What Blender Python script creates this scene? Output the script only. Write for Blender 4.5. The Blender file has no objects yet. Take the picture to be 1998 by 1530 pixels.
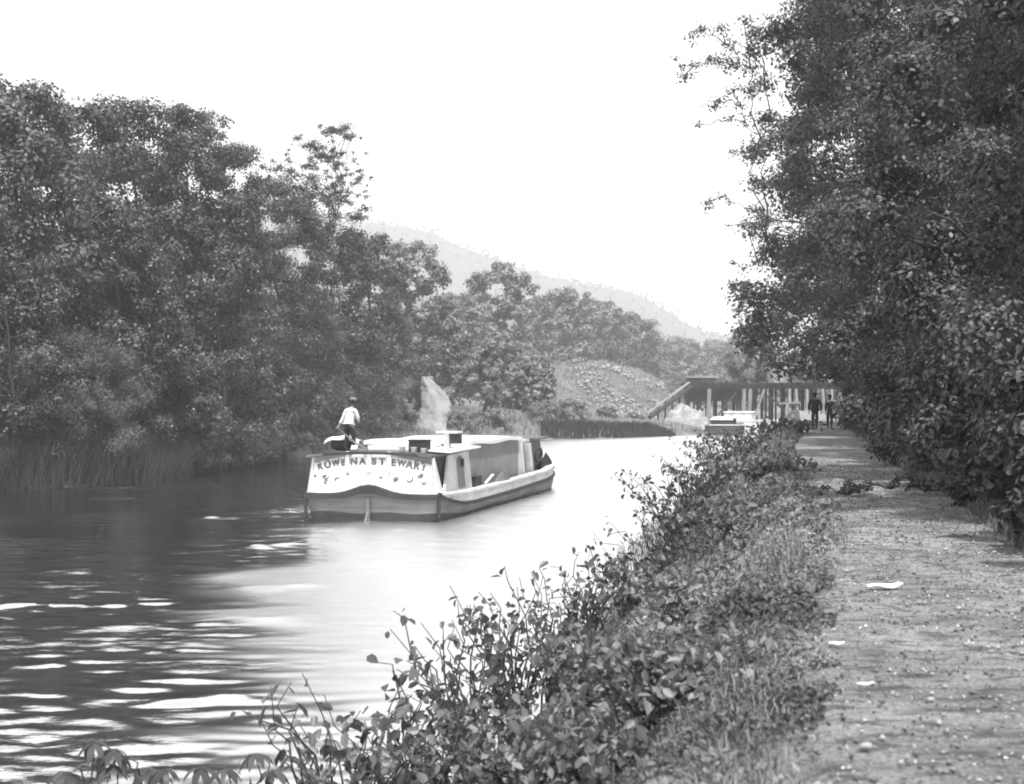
import bpy, bmesh, math, random
import numpy as np
from mathutils import Vector, Matrix

C = bpy.context.scene.collection
R = math.radians
F = 2780.0                      # focal length in photograph pixels
CAMZ = 4.1                      # camera height above the canal water

# ------------------------------------------------------------------ camera, light, exposure
cd = bpy.data.cameras.new("camera")
cam = bpy.data.objects.new("camera", cd)
C.objects.link(cam)
cam.location = (0, 0, CAMZ)
cam.rotation_euler = (R(90), 0, 0)
cd.sensor_width = 36.0
cd.lens = 36.0 * F / 1998.0
cd.shift_y = 15.0 / 1998.0
cd.clip_start = 0.1
cd.clip_end = 6000
cd.dof.use_dof = True
cd.dof.focus_distance = 34.0
cd.dof.aperture_fstop = 3.6
bpy.context.scene.camera = cam

SUN_DIR = Vector((0.10, -0.42, 0.90)).normalized()      # towards the sun
world = bpy.data.worlds.new("World")
bpy.context.scene.world = world
world.use_nodes = True
wn = world.node_tree.nodes
wl = world.node_tree.links
wn.clear()
sky = wn.new("ShaderNodeTexSky")
sky.sky_type = 'NISHITA'
sky.sun_disc = False
sky.sun_elevation = math.asin(SUN_DIR.z)
sky.sun_rotation = math.atan2(SUN_DIR.x, SUN_DIR.y)
sky.air_density = 2.0
sky.dust_density = 0.7
sky.ozone_density = 0.5
bw = wn.new("ShaderNodeSeparateColor")       # film of the time saw blue light only: the sky is read in its blue channel
bg = wn.new("ShaderNodeBackground")
bg.inputs[1].default_value = 0.15
wo = wn.new("ShaderNodeOutputWorld")
wl.new(sky.outputs[0], bw.inputs[0])
wl.new(bw.outputs[2], bg.inputs[0])
wl.new(bg.outputs[0], wo.inputs[0])

sl = bpy.data.lights.new("sun", 'SUN')
sl.energy = 3.5
sl.angle = R(0.6)
sl.color = (1.0, 0.995, 0.985)
sun = bpy.data.objects.new("sun", sl)
C.objects.link(sun)
sun.rotation_euler = (-SUN_DIR).to_track_quat('-Z', 'Y').to_euler()
sun.location = (20, -20, 60)

sc = bpy.context.scene
sc.view_settings.view_transform = 'Standard'
sc.view_settings.look = 'None'
sc.view_settings.gamma = 1.0
sc.view_settings.use_curve_mapping = False
sc.view_settings.exposure = 0.82
sc.render.engine = 'CYCLES'
sc.cycles.max_bounces = 6
sc.cycles.diffuse_bounces = 3
sc.cycles.glossy_bounces = 3
sc.cycles.transmission_bounces = 3
sc.cycles.volume_bounces = 1
sc.cycles.transparent_max_bounces = 4
sc.cycles.use_denoising = True
sc.cycles.filter_width = 1.9
sc.cycles.sample_clamp_indirect = 4.0

# ------------------------------------------------------------------ small helpers
def px(x, y, D):
    """a pixel of the photograph at depth D as a world point"""
    return Vector(((x - 999.0) / F * D, D, CAMZ - (y - 780.0) / F * D))

def tag(o, label=None, cat=None, group=None, kind=None):
    if label: o["label"] = label
    if cat: o["category"] = cat
    if group: o["group"] = group
    if kind: o["kind"] = kind
    return o

def empty(name, loc, label, cat, group=None, rz=0.0):
    o = bpy.data.objects.new(name, None)
    o.empty_display_size = 0.3
    C.objects.link(o)
    o.location = loc
    o.rotation_euler = (0, 0, rz)
    return tag(o, label, cat, group)

def mesh_np(name, V, Fc, mat, parent=None, smooth=False, tone=None, n=4):
    """mesh from arrays: V (N,3), Fc (M,n) faces"""
    me = bpy.data.meshes.new(name)
    V = np.asarray(V, np.float32); Fc = np.asarray(Fc, np.int32)
    me.vertices.add(len(V)); me.vertices.foreach_set("co", V.ravel())
    me.loops.add(Fc.size); me.loops.foreach_set("vertex_index", Fc.ravel())
    me.polygons.add(len(Fc))
    me.polygons.foreach_set("loop_start", np.arange(0, Fc.size, Fc.shape[1], dtype=np.int32))
    me.polygons.foreach_set("loop_total", np.full(len(Fc), Fc.shape[1], np.int32))
    if smooth:
        me.polygons.foreach_set("use_smooth", np.ones(len(Fc), bool))
    if tone is not None:
        a = me.attributes.new("tone", 'FLOAT', 'FACE')
        a.data.foreach_set("value", np.asarray(tone, np.float32))
    me.update(calc_edges=True)
    me.validate()
    me.materials.append(mat)
    o = bpy.data.objects.new(name, me)
    C.objects.link(o)
    if parent: o.parent = parent
    return o

class MB:
    """collects boxes, tubes and prisms, links them as one mesh"""
    def __init__(s): s.v = []; s.f = []
    def add(s, vs, fs):
        b = len(s.v); s.v += [tuple(v) for v in vs]; s.f += [tuple(i + b for i in f) for f in fs]
    def box(s, x0, x1, y0, y1, z0, z1, M=None):
        vs = [Vector((x, y, z)) for z in (z0, z1) for y in (y0, y1) for x in (x0, x1)]
        if M: vs = [M @ v for v in vs]
        s.add(vs, [(0,2,3,1),(4,5,7,6),(0,1,5,4),(1,3,7,5),(3,2,6,7),(2,0,4,6)])
    def bar(s, a, b, w, h=None):
        a = Vector(a); b = Vector(b); d = b - a
        q = d.to_track_quat('Z', 'Y').to_matrix().to_4x4()
        h = h or w
        s.box(-w/2, w/2, -h/2, h/2, 0, d.length, Matrix.Translation(a) @ q)
    def tube(s, pts, rad, n=8, cap=True):
        pts = [Vector(p) for p in pts]
        if not hasattr(rad, '__len__'): rad = [rad] * len(pts)
        b = len(s.v); up = Vector((0.31, 0.2, 0.93))
        for i, p in enumerate(pts):
            d = (pts[min(i+1, len(pts)-1)] - pts[max(i-1, 0)])
            d = d.normalized() if d.length > 1e-9 else Vector((0, 0, 1))
            u = d.cross(up)
            if u.length < 0.15: u = d.cross(Vector((1, 0, 0)))
            u.normalize(); w = d.cross(u)
            for k in range(n):
                t = 2 * math.pi * k / n
                s.v.append(tuple(p + (u * math.cos(t) + w * math.sin(t)) * rad[i]))
        for i in range(len(pts) - 1):
            for k in range(n):
                k2 = (k + 1) % n
                s.f.append((b+i*n+k, b+i*n+k2, b+(i+1)*n+k2, b+(i+1)*n+k))
        if cap:
            s.f.append(tuple(b + k for k in range(n))[::-1])
            s.f.append(tuple(b + (len(pts)-1)*n + k for k in range(n)))
    def lathe(s, prof, n=16, M=None, c=(0, 0, 0)):
        b = len(s.v)
        for r, z in prof:
            for k in range(n):
                t = 2 * math.pi * k / n
                v = Vector((c[0] + r*math.cos(t), c[1] + r*math.sin(t), c[2] + z))
                if M: v = M @ v
                s.v.append(tuple(v))
        for i in range(len(prof) - 1):
            for k in range(n):
                k2 = (k + 1) % n
                s.f.append((b+i*n+k, b+i*n+k2, b+(i+1)*n+k2, b+(i+1)*n+k))
        s.f.append(tuple(b + k for k in range(n))[::-1])
        s.f.append(tuple(b + (len(prof)-1)*n + k for k in range(n)))
    def build(s, name, mat, parent=None, smooth=False, bevel=0.0):
        me = bpy.data.meshes.new(name)
        me.from_pydata(s.v, [], s.f)
        me.update()
        if smooth:
            me.polygons.foreach_set("use_smooth", np.ones(len(me.polygons), bool))
        me.materials.append(mat)
        o = bpy.data.objects.new(name, me)
        C.objects.link(o)
        if parent: o.parent = parent
        if bevel:
            m = o.modifiers.new("bevel", 'BEVEL'); m.width = bevel; m.segments = 2; m.limit_method = 'ANGLE'
        return o

# value noise for geometry
_rng = np.random.RandomState(7)
_tab = _rng.rand(256, 256)
def vnoise(x, y):
    x = np.asarray(x, float); y = np.asarray(y, float)
    xi = np.floor(x).astype(int); yi = np.floor(y).astype(int)
    fx = x - xi; fy = y - yi
    fx = fx*fx*(3-2*fx); fy = fy*fy*(3-2*fy)
    a = _tab[xi % 256, yi % 256]; b = _tab[(xi+1) % 256, yi % 256]
    c = _tab[xi % 256, (yi+1) % 256]; d = _tab[(xi+1) % 256, (yi+1) % 256]
    return (a*(1-fx)+b*fx)*(1-fy) + (c*(1-fx)+d*fx)*fy
def fbm(x, y, o=4):
    t = 0; a = 0.5
    for i in range(o):
        t = t + a * vnoise(x + 17.3*i, y + 9.1*i); x = x*2.03; y = y*2.03; a *= 0.5
    return t

# ------------------------------------------------------------------ materials
def new_mat(name):
    m = bpy.data.materials.new(name); m.use_nodes = True
    nt = m.node_tree
    return m, nt, nt.nodes["Principled BSDF"]

def grey(v): return (v, v, v, 1.0)

def ramp(nt, src, stops):
    r = nt.nodes.new("ShaderNodeValToRGB")
    e = r.color_ramp.elements
    e[0].position = stops[0][0]; e[0].color = grey(stops[0][1])
    e[1].position = stops[-1][0]; e[1].color = grey(stops[-1][1])
    for p, v in stops[1:-1]:
        k = e.new(p); k.color = grey(v)
    nt.links.new(src, r.inputs[0])
    return r.outputs[0]

def noise(nt, scale, detail=5, rough=0.55, vec=None, out=0, stretch=None):
    n = nt.nodes.new("ShaderNodeTexNoise")
    n.inputs["Scale"].default_value = scale
    n.inputs["Detail"].default_value = detail
    n.inputs["Roughness"].default_value = rough
    tc = nt.nodes.new("ShaderNodeTexCoord")
    mp = nt.nodes.new("ShaderNodeMapping")
    if stretch: mp.inputs["Scale"].default_value = stretch
    nt.links.new(tc.outputs["Object"], mp.inputs[0])
    nt.links.new(mp.outputs[0], n.inputs["Vector"])
    return n.outputs[out]

def mixc(nt, fac, a, b):
    m = nt.nodes.new("ShaderNodeMix"); m.data_type = 'RGBA'
    for s, v in ((0, fac), (6, a), (7, b)):
        if isinstance(v, (int, float)):
            m.inputs[s].default_value = v if s == 0 else grey(v)
        else: nt.links.new(v, m.inputs[s])
    return m.outputs[2]

def leaf_mat(name, lo, hi, rough=0.45, trans=0.25, spec=0.5):
    m, nt, p = new_mat(name)
    at = nt.nodes.new("ShaderNodeAttribute"); at.attribute_name = "tone"
    col = ramp(nt, at.outputs["Fac"], [(0.0, lo), (0.6, (lo+hi)/2), (1.0, hi)])
    nt.links.new(col, p.inputs["Base Color"])
    p.inputs["Roughness"].default_value = rough
    p.inputs["Specular IOR Level"].default_value = spec
    tr = nt.nodes.new("ShaderNodeBsdfTranslucent")
    nt.links.new(col, tr.inputs[0])
    mx = nt.nodes.new("ShaderNodeMixShader"); mx.inputs[0].default_value = trans
    nt.links.new(p.outputs[0], mx.inputs[1]); nt.links.new(tr.outputs[0], mx.inputs[2])
    nt.links.new(mx.outputs[0], nt.nodes["Material Output"].inputs[0])
    return m

def wood_mat(name, lo, hi, scale=3.0, stretch=(1, 1, 6), rough=0.7, bump=0.3, planks=0.0, axis=2):
    m, nt, p = new_mat(name)
    a = noise(nt, scale, 6, 0.6, stretch=stretch)
    b = noise(nt, scale*0.35, 3, 0.5)
    col = mixc(nt, ramp(nt, b, [(0.35, 0.0), (0.65, 1.0)]), ramp(nt, a, [(0.3, lo), (0.7, (lo+hi)/2)]), ramp(nt, a, [(0.3, (lo+hi)/2), (0.7, hi)]))
    if planks:          # seams between boards, and the boards weathered differently
        tc = nt.nodes.new("ShaderNodeTexCoord"); sp = nt.nodes.new("ShaderNodeSeparateXYZ"); nt.links.new(tc.outputs["Object"], sp.inputs[0])
        k = nt.nodes.new("ShaderNodeMath"); k.operation = 'MULTIPLY'; k.inputs[1].default_value = 1.0/planks; nt.links.new(sp.outputs[axis], k.inputs[0])
        fr = nt.nodes.new("ShaderNodeMath"); fr.operation = 'FRACT'; nt.links.new(k.outputs[0], fr.inputs[0])
        fl = nt.nodes.new("ShaderNodeMath"); fl.operation = 'FLOOR'; nt.links.new(k.outputs[0], fl.inputs[0])
        wn_ = nt.nodes.new("ShaderNodeTexWhiteNoise"); wn_.noise_dimensions = '1D'; nt.links.new(fl.outputs[0], wn_.inputs["W"])
        col = mixc(nt, ramp(nt, wn_.outputs["Value"], [(0.0, 0.0), (1.0, 0.30)]), col, lo*0.7)
        col = mixc(nt, ramp(nt, fr.outputs[0], [(0.0, 0.75), (0.10, 0.0)]), col, lo*0.25)
    nt.links.new(col, p.inputs["Base Color"])
    p.inputs["Roughness"].default_value = rough
    p.inputs["Specular IOR Level"].default_value = 0.2
    bp = nt.nodes.new("ShaderNodeBump"); bp.inputs["Strength"].default_value = bump; bp.inputs["Distance"].default_value = 0.01
    nt.links.new(a, bp.inputs["Height"]); nt.links.new(bp.outputs[0], p.inputs["Normal"])
    return m

M_leaf_left = leaf_mat("leaf_left_bank", 0.009, 0.10, trans=0.12)
M_leaf_left_pale = leaf_mat("leaf_left_bank_pale", 0.03, 0.15, rough=0.5, trans=0.2)
M_leaf_weeds = leaf_mat("leaf_weeds", 0.05, 0.30, rough=0.5, trans=0.25)
M_leaf_far = leaf_mat("leaf_far_hazed", 0.10, 0.34, rough=0.6)  # leaf colour paled to carry distance haze, besides the haze volume
M_leaf_right = leaf_mat("leaf_towpath_trees", 0.025, 0.14, rough=0.5, trans=0.25, spec=0.5)
M_leaf_bank = leaf_mat("leaf_bank_shrubs", 0.03, 0.17, rough=0.42, trans=0.25)
M_leaf_pale = leaf_mat("leaf_pale", 0.12, 0.28, rough=0.6)
M_leaf_white = leaf_mat("leaf_silvery", 0.45, 0.7, rough=0.7)
M_grass = leaf_mat("grass_blades", 0.07, 0.26, rough=0.6)
M_reed = leaf_mat("reed_blades", 0.010, 0.06, rough=0.6)
M_bark = wood_mat("bark", 0.03, 0.08, 5.0, (1, 1, 0.3), 0.9, 0.8)
M_white = wood_mat("white_paint", 0.42, 0.78, 3.0, (1, 1, 0.6), 0.6, 0.3)
M_roofw = wood_mat("canvas_white", 0.62, 0.82, 1.6, (1, 1, 1), 0.8, 0.3)
M_hull = wood_mat("hull_weathered", 0.07, 0.20, 2.2, (0.5, 0.5, 4), 0.65, 0.4, planks=0.21)
M_dark = wood_mat("dark_timber", 0.015, 0.05, 3.0, (1, 1, 3), 0.6, 0.4)
M_greyp = wood_mat("grey_paint", 0.15, 0.28, 2.2, (0.6, 0.6, 0.3), 0.7, 0.3)
M_offw = wood_mat("worn_white_planks", 0.34, 0.66, 2.4, (0.6, 0.6, 5), 0.6, 0.3)
M_letter = wood_mat("letter_paint", 0.06, 0.15, 6.0, (1, 1, 1), 0.6, 0.0)
M_faint = wood_mat("faded_ornament_paint", 0.25, 0.42, 6.0, (1, 1, 1), 0.6, 0.0)
M_dark_fill = wood_mat("dark_fill", 0.02, 0.06, 3.0, (1, 1, 1), 0.3, 0.0)  # painted shade for the cabin side openings; the eyes use it too
M_timber = wood_mat("trestle_timber", 0.025, 0.07, 2.0, (1, 1, 0.4), 0.85, 0.5)
M_timber_pale = wood_mat("trestle_timber_sunbleached", 0.16, 0.32, 2.0, (1, 1, 0.4), 0.85, 0.5)
M_shirt = wood_mat("shirt_cloth", 0.45, 0.65, 4.0, (1, 1, 1), 0.9, 0.2)
M_cloth = wood_mat("dark_cloth", 0.012, 0.03, 4.0, (1, 1, 1), 0.9, 0.2)
M_skin = wood_mat("skin", 0.22, 0.3, 4.0, (1, 1, 1), 0.6, 0.0)
M_hair = wood_mat("hair", 0.02, 0.04, 9.0, (1, 1, 1), 0.7, 0.2)
M_rock = wood_mat("pale_rock", 0.35, 0.6, 1.5, (1, 1, 1), 0.9, 0.8)
M_paper = wood_mat("paper", 0.7, 0.85, 4.0, (1, 1, 1), 0.8, 0.1)

# ------------------------------------------------------------------ terrain
def XLs(D):          # water's edge of the far (left) bank
    return np.interp(D, [-40, 50, 64, 71, 91, 108, 127, 146, 152, 167, 185, 260, 400],
                        [-27, -25, -23, -18.2, -16.6, -15.4, -11, 3, 11, 22, 26, 43, 71])
def PL(D):           # left edge of the towpath
    D = np.asarray(D, float); return 0.2 * D + 0.12 + 0.35*np.exp(-((D-18.5)/6)**2) - 0.30*np.exp(-((D-42)/10)**2)
def PW(D):           # its width
    return np.interp(D, [5, 10, 13, 17, 26, 46, 69, 300], [2.6, 2.1, 1.9, 1.8, 2.1, 2.5, 2.5, 3.0])

def ground_h(X, D, fine=True):
    X = np.asarray(X, float); D = np.asarray(D, float)
    d = XLs(D) - X + 1.2 * (fbm(X*0.3, D*0.3, 3) - 0.45)
    left = np.interp(d, [-3, -0.6, 0, 0.7, 4, 18, 60, 200], [-1.3, -0.7, -0.02, 0.35, 0.9, 2.6, 5.0, 10.0])
    u = X - PL(D)
    w = PW(D)
    right = np.interp(u, [-7, -5.0, -3.9, -3.0, -1.8, -0.6, 0.0], [-1.3, -0.7, -0.03, 0.5, 1.5, 2.45, 2.6])
    right = np.where(u > w, 2.6 + np.interp(u - w, [0, 1.2, 6, 60], [0, 0.15, 0.5, 3]), right)
    mask = np.clip((-u) / 1.0, 0, 1) * np.clip((u + 3.9) / 1.2, 0, 1)
    right = right + mask * 0.4 * (fbm(X*0.8, D*0.8, 3) - 0.45)
    right = right + 0.035 * (fbm(X*2.0, D*2.0, 3) - 0.45) * (u > 0)
    # the path climbs out of nothing: it stays level, the made ground of the old embankment rises beyond the canal bend
    e = np.exp(-((D - 206) / 9.0) ** 4) * np.interp(X, [-30, 4, 14, 21.5, 24.2], [0, 5.5, 6.6, 5.0, 0.0])
    e = e * (0.9 + 0.25 * fbm(X*0.5, D*0.5, 3))
    return np.maximum(np.maximum(left, right), -1.3 + 0*X) + e

def grid(name, xs, ys, hfun, mat, **kw):
    X, Y = np.meshgrid(xs, ys)
    Z = hfun(X, Y)
    V = np.stack([X, Y, Z], -1).reshape(-1, 3)
    nx, ny = len(xs), len(ys)
    i = np.arange(nx - 1)[None, :] + nx * np.arange(ny - 1)[:, None]
    Fc = np.stack([i, i + 1, i + nx + 1, i + nx], -1).reshape(-1, 4)
    return mesh_np(name, V, Fc, mat, smooth=True, **kw)

def steps(*segs):
    out = []
    for a, b, s in segs: out += list(np.arange(a, b, s))
    out.append(segs[-1][1])
    return np.array(out)

# ground material: soil with grassy patches, paler dusty rubble towards the embankment
m, nt, p = new_mat("ground_soil")
n1 = noise(nt, 0.6, 6, 0.6); n2 = noise(nt, 9.0, 6, 0.7)
c1 = ramp(nt, n2, [(0.3, 0.05), (0.7, 0.15)]); c2 = ramp(nt, n2, [(0.3, 0.10), (0.7, 0.24)])
nt.links.new(mixc(nt, ramp(nt, n1, [(0.4, 0.0), (0.62, 1.0)]), c1, c2), p.inputs["Base Color"])
p.inputs["Roughness"].default_value = 0.95
bp = nt.nodes.new("ShaderNodeBump"); bp.inputs["Strength"].default_value = 0.8; bp.inputs["Distance"].default_value = 0.06
nt.links.new(n2, bp.inputs["Height"]); nt.links.new(bp.outputs[0], p.inputs["Normal"])
M_ground = m
g = grid("ground", steps((-600, -60, 20), (-60, -30, 2), (-30, 60, 0.5), (60, 120, 4), (120, 700, 20)),
         steps((-60, 2, 2), (2, 60, 0.5), (60, 215, 1.0), (215, 300, 5), (300, 1400, 40)), ground_h, M_ground)
tag(g, kind="structure")

# towpath: trodden earth and gravel
m, nt, p = new_mat("towpath_gravel")
a = noise(nt, 1.1, 5, 0.6); b = noise(nt, 34.0, 8, 0.8); c = noise(nt, 5.0, 5, 0.65, stretch=(0.7, 1.6, 1))
base = ramp(nt, b, [(0.34, 0.06), (0.5, 0.17), (0.66, 0.38)])
base2 = ramp(nt, b, [(0.34, 0.14), (0.5, 0.30), (0.66, 0.52)])
mm = mixc(nt, ramp(nt, a, [(0.38, 0.0), (0.6, 1.0)]), base, base2)
mm = mixc(nt, ramp(nt, c, [(0.38, 0.9), (0.52, 0.0)]), mm, 0.06)
nt.links.new(mm, p.inputs["Base Color"])
p.inputs["Roughness"].default_value = 0.95
bp = nt.nodes.new("ShaderNodeBump"); bp.inputs["Strength"].default_value = 1.0; bp.inputs["Distance"].default_value = 0.03
nt.links.new(b, bp.inputs["Height"]); nt.links.new(bp.outputs[0], p.inputs["Normal"])
M_path = m
def make_path():
    ys = steps((-6, 4, 0.5), (4, 30, 0.07), (30, 100, 0.4), (100, 260, 3))
    us = np.linspace(0, 1, 46)
    U, Y = np.meshgrid(us, ys)
    edge0 = 0.35 * (fbm(Y*0.7, 0*Y + 3, 3) - 0.45); edge1 = 0.5 * (fbm(Y*0.6, 0*Y + 11, 3) - 0.45)
    X = PL(Y) - 0.06 + edge0 + U * (PW(Y) + 0.12 + edge1 - edge0)
    Z = ground_h(X, Y) + 0.012 + (0.035 * (fbm(X*6, Y*6, 3) - 0.3) + 0.022 * (fbm(X*3.2, Y*3.2, 2) - 0.35)) * np.clip(4*np.minimum(U, 1-U), 0, 1)
    Z = np.where((U < 0.01) | (U > 0.99), Z - 0.05, Z)
    V = np.stack([X, Y, Z], -1).reshape(-1, 3)
    nx, ny = len(us), len(ys)
    i = np.arange(nx - 1)[None, :] + nx * np.arange(ny - 1)[:, None]
    Fc = np.stack([i, i + 1, i + nx + 1, i + nx], -1).reshape(-1, 4)
    return tag(mesh_np("towpath", V, Fc, M_path, smooth=True), kind="structure")
make_path()

# ------------------------------------------------------------------ water
BX, BY, YAW = -4.76, 48.3, R(14.0)
fwd = np.array([math.sin(YAW), math.cos(YAW)]); rgt = np.array([math.cos(YAW), -math.sin(YAW)])
def open_water(X, Y):
    """1 on the wind-ruffled middle of the canal, 0 on the sheltered water under the far bank"""
    xc = np.interp(Y, [0, 20, 30, 45, 60, 100, 130, 150, 160], [-4, -4.4, -5.4, -8.5, -6.5, -3, -2, 5, 12])
    return np.clip((X - xc + 0.9 + 7.5*(fbm(X*0.13+3, Y*np.interp(Y, [10, 60], [1.3, 0.45]), 4) - 0.45)) / 2.2, 0, 1)
def water_h(X, Y):
    rs = np.random.RandomState(3)
    Z = np.zeros_like(X)
    # patches of ruffled and of calm water
    ruff = np.clip((fbm(X*0.16 + 5, Y*0.10 + 2, 3) - 0.36) * 5, 0.08, 1.5)
    ruff2 = np.clip((fbm(X*0.28 + 1, Y*0.20 + 8, 3) - 0.37) * 6, 0.40, 1.9)
    ow0 = open_water(X, Y)
    ow = ow0 * np.clip((Y - 34) / 12, 0, 1) * 0.5
    calm = 1 - 0.45 * np.clip(ow0*1.3, 0, 1) * np.clip((40 - Y) / 8, 0, 1)
    near = np.clip((27 - Y) / 9, 0, 1)
    ruff = ruff + 1.0*ow; ruff2 = ruff2 * (1 - 0.5*near) + 1.0*near + 1.2*ow
    for k in range(84):
        lam = 0.45 * (6.0 ** rs.rand()) if k < 60 else 0.28 + 0.3*rs.rand()
        th = rs.normal(0.10, 0.42)
        kx, ky = math.sin(th), math.cos(th)
        q = 2 * math.pi / lam
        if k >= 60: ruff2 = np.clip((44 - Y) / 16, 0, 1) * 1.8 * np.clip((fbm(X*0.5, Y*0.3, 3) - 0.3)*4, 0, 1.3)
        ph = rs.rand() * 6.28 + 2.5 * vnoise(X*0.35/lam**0.5 + k, Y*0.35/lam**0.5 - k)
        slope = (0.0085 if lam > 1.1 else 0.0145) * (0.7 + 0.6*rs.rand())
        Z += slope / q * np.sin(q * (kx*X + ky*Y) + ph) * (ruff if lam > 1.1 else ruff2) * calm
    # wake: divergent waves and the churned strip behind the stern
    lx = (X - BX) * rgt[0] + (Y - BY) * rgt[1]
    ly = (X - BX) * fwd[0] + (Y - BY) * fwd[1]
    back = -ly
    for s in (-1, 1):
        q = 2 * math.pi / 2.1
        along = (back * 0.80 + s * lx * 0.95)
        env = np.exp(-((np.abs(lx) - 2.2 - 0.36 * (back + 16)) / 2.2) ** 2) * (back > -18) * np.exp(-np.clip(back + 12, 0, 99) / 45)
        Z += 0.016 * env * (s * lx > 0) * np.sin(q * along + 2*vnoise(X*.3, Y*.3))
    q = 2 * math.pi / 1.7
    env = np.exp(-(lx / (2.2 + 0.12*np.clip(back, 0, 99))) ** 2) * (back > 0.3) * np.exp(-back.clip(0, 99) / 12)
    Z += env * (0.022 * np.sin(q * back + 3*vnoise(X*.5, Y*.5)) + 0.09 * (fbm(X*1.5, Y*1.9, 3) - 0.45))
    for (xa, ya, xb, yb, th_) in [(10,964,490,945,6), (150,976,285,972,5), (320,1020,600,990,9), (390,1076,650,1055,9), (90,1094,300,1076,6), (150,1224,350,1222,12), (350,1216,610,1200,20), (-20,1303,140,1300,12),
                                  (280,1251,430,1249,10), (60,1120,200,1112,8), (-20,1060,120,1050,6), (420,1150,640,1140,10), (-20,1190,90,1180,16), (200,1330,420,1322,10)]:
        Da = 11398.0/(ya-780); Db = 11398.0/(yb-780)
        A_ = np.array([(xa-999)/F*Da, Da]); B_ = np.array([(xb-999)/F*Db, Db]); t_ = B_ - A_; L_ = np.linalg.norm(t_); t_ /= L_
        al = (X-A_[0])*t_[0] + (Y-A_[1])*t_[1]; ac = -(X-A_[0])*t_[1] + (Y-A_[1])*t_[0]
        s_ = th_ / (11398.0/((Da+Db)/2)**2) / 2.6
        ac = ac + 0.9*s_*(vnoise(al*0.9/s_**0.5 + xa, al*0) - 0.5)*2
        rag = 0.25 + 1.3*fbm(X*1.1/s_**0.5 + xa, Y*1.6/s_**0.5, 3)
        Z += 0.17 * s_ * rag * np.exp(-0.5*(ac/s_)**2) * np.clip(al/(0.25*L_), 0, 1) * np.clip((L_-al)/(0.25*L_), 0, 1)
    # fades out where the mesh gets coarse
    fade = np.clip((Y - 6) / 3, 0, 1) * np.clip((130 - Y) / 50, 0, 1) * np.clip((X + 34) / 6, 0, 1)
    return Z * fade

m, nt, p = new_mat("canal_water")
gl = nt.nodes.new("ShaderNodeBsdfGlossy"); gl.inputs["Color"].default_value = grey(0.96); gl.inputs["Roughness"].default_value = 0.04
p.inputs["Base Color"].default_value = grey(0.012); p.inputs["Roughness"].default_value = 0.9; p.inputs["Specular IOR Level"].default_value = 0.0
fr = nt.nodes.new("ShaderNodeFresnel"); fr.inputs[0].default_value = 1.7
fm = nt.nodes.new("ShaderNodeMath"); fm.operation = 'MULTIPLY_ADD'; fm.use_clamp = True
fm.inputs[1].default_value = 0.15; fm.inputs[2].default_value = 0.83
nt.links.new(fr.outputs[0], fm.inputs[0])
ra = nt.nodes.new("ShaderNodeAttribute"); ra.attribute_name = "ruffled"
rm = nt.nodes.new("ShaderNodeMath"); rm.operation = 'MULTIPLY_ADD'; rm.inputs[1].default_value = 0.28; rm.inputs[2].default_value = 0.035
nt.links.new(ra.outputs["Fac"], rm.inputs[0]); nt.links.new(rm.outputs[0], gl.inputs["Roughness"])
mxw = nt.nodes.new("ShaderNodeMixShader")
nt.links.new(fm.outputs[0], mxw.inputs[0]); nt.links.new(p.outputs[0], mxw.inputs[1]); nt.links.new(gl.outputs[0], mxw.inputs[2])
nt.links.new(mxw.outputs[0], nt.nodes["Material Output"].inputs[0])
w1 = noise(nt, 3.2, 3, 0.55, stretch=(0.55, 1.25, 1)); w2 = noise(nt, 11.0, 3, 0.6, stretch=(0.7, 1.2, 1))
msk = ramp(nt, noise(nt, 0.16, 3, 0.5, stretch=(0.6, 1, 1)), [(0.40, 0.15), (0.60, 1.0)])
mu = nt.nodes.new("ShaderNodeMath"); mu.operation = 'MULTIPLY'
ad = nt.nodes.new("ShaderNodeMath"); ad.operation = 'MULTIPLY_ADD'
nt.links.new(w2, ad.inputs[0]); ad.inputs[1].default_value = 0.30; nt.links.new(w1, ad.inputs[2])
nt.links.new(ad.outputs[0], mu.inputs[0]); nt.links.new(msk, mu.inputs[1])
bp = nt.nodes.new("ShaderNodeBump"); bp.inputs["Strength"].default_value = 0.35; bp.inputs["Distance"].default_value = 0.03
ca = nt.nodes.new("ShaderNodeAttribute"); ca.attribute_name = "bright_calm"
cm = nt.nodes.new("ShaderNodeMath"); cm.operation = 'MULTIPLY_ADD'; cm.inputs[1].default_value = -0.55; cm.inputs[2].default_value = 0.70
nt.links.new(ca.outputs["Fac"], cm.inputs[0]); nt.links.new(cm.outputs[0], bp.inputs["Strength"])
nt.links.new(mu.outputs[0], bp.inputs["Height"]); nt.links.new(bp.outputs[0], gl.inputs["Normal"])
M_water = m
wt = grid("canal_water", steps((-90, -36, 6), (-36, -26, 0.5), (-26, 16, 0.13), (16, 60, 1.0), (60, 90, 5)),
          steps((-40, 6, 3), (6, 28, 0.085), (28, 75, 0.13), (75, 130, 0.4), (130, 300, 2)), water_h, M_water)
vv = np.empty(len(wt.data.vertices)*3, np.float32); wt.data.vertices.foreach_get("co", vv); vv = vv.reshape(-1, 3)
at_ = wt.data.attributes.new("ruffled", 'FLOAT', 'POINT')
at_.data.foreach_set("value", (open_water(vv[:, 0], vv[:, 1]) * np.clip((vv[:, 1]-8)/14, 0, 1)).astype(np.float32))
at_ = wt.data.attributes.new("bright_calm", 'FLOAT', 'POINT')
at_.data.foreach_set("value", np.clip(open_water(vv[:, 0], vv[:, 1])*1.3, 0, 1).astype(np.float32) * np.clip((42-vv[:, 1])/8, 0, 1).astype(np.float32))
tag(wt, kind="structure")

# ------------------------------------------------------------------ foliage
def unit(v): return v / np.maximum(np.linalg.norm(v, axis=-1, keepdims=True), 1e-9)

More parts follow.
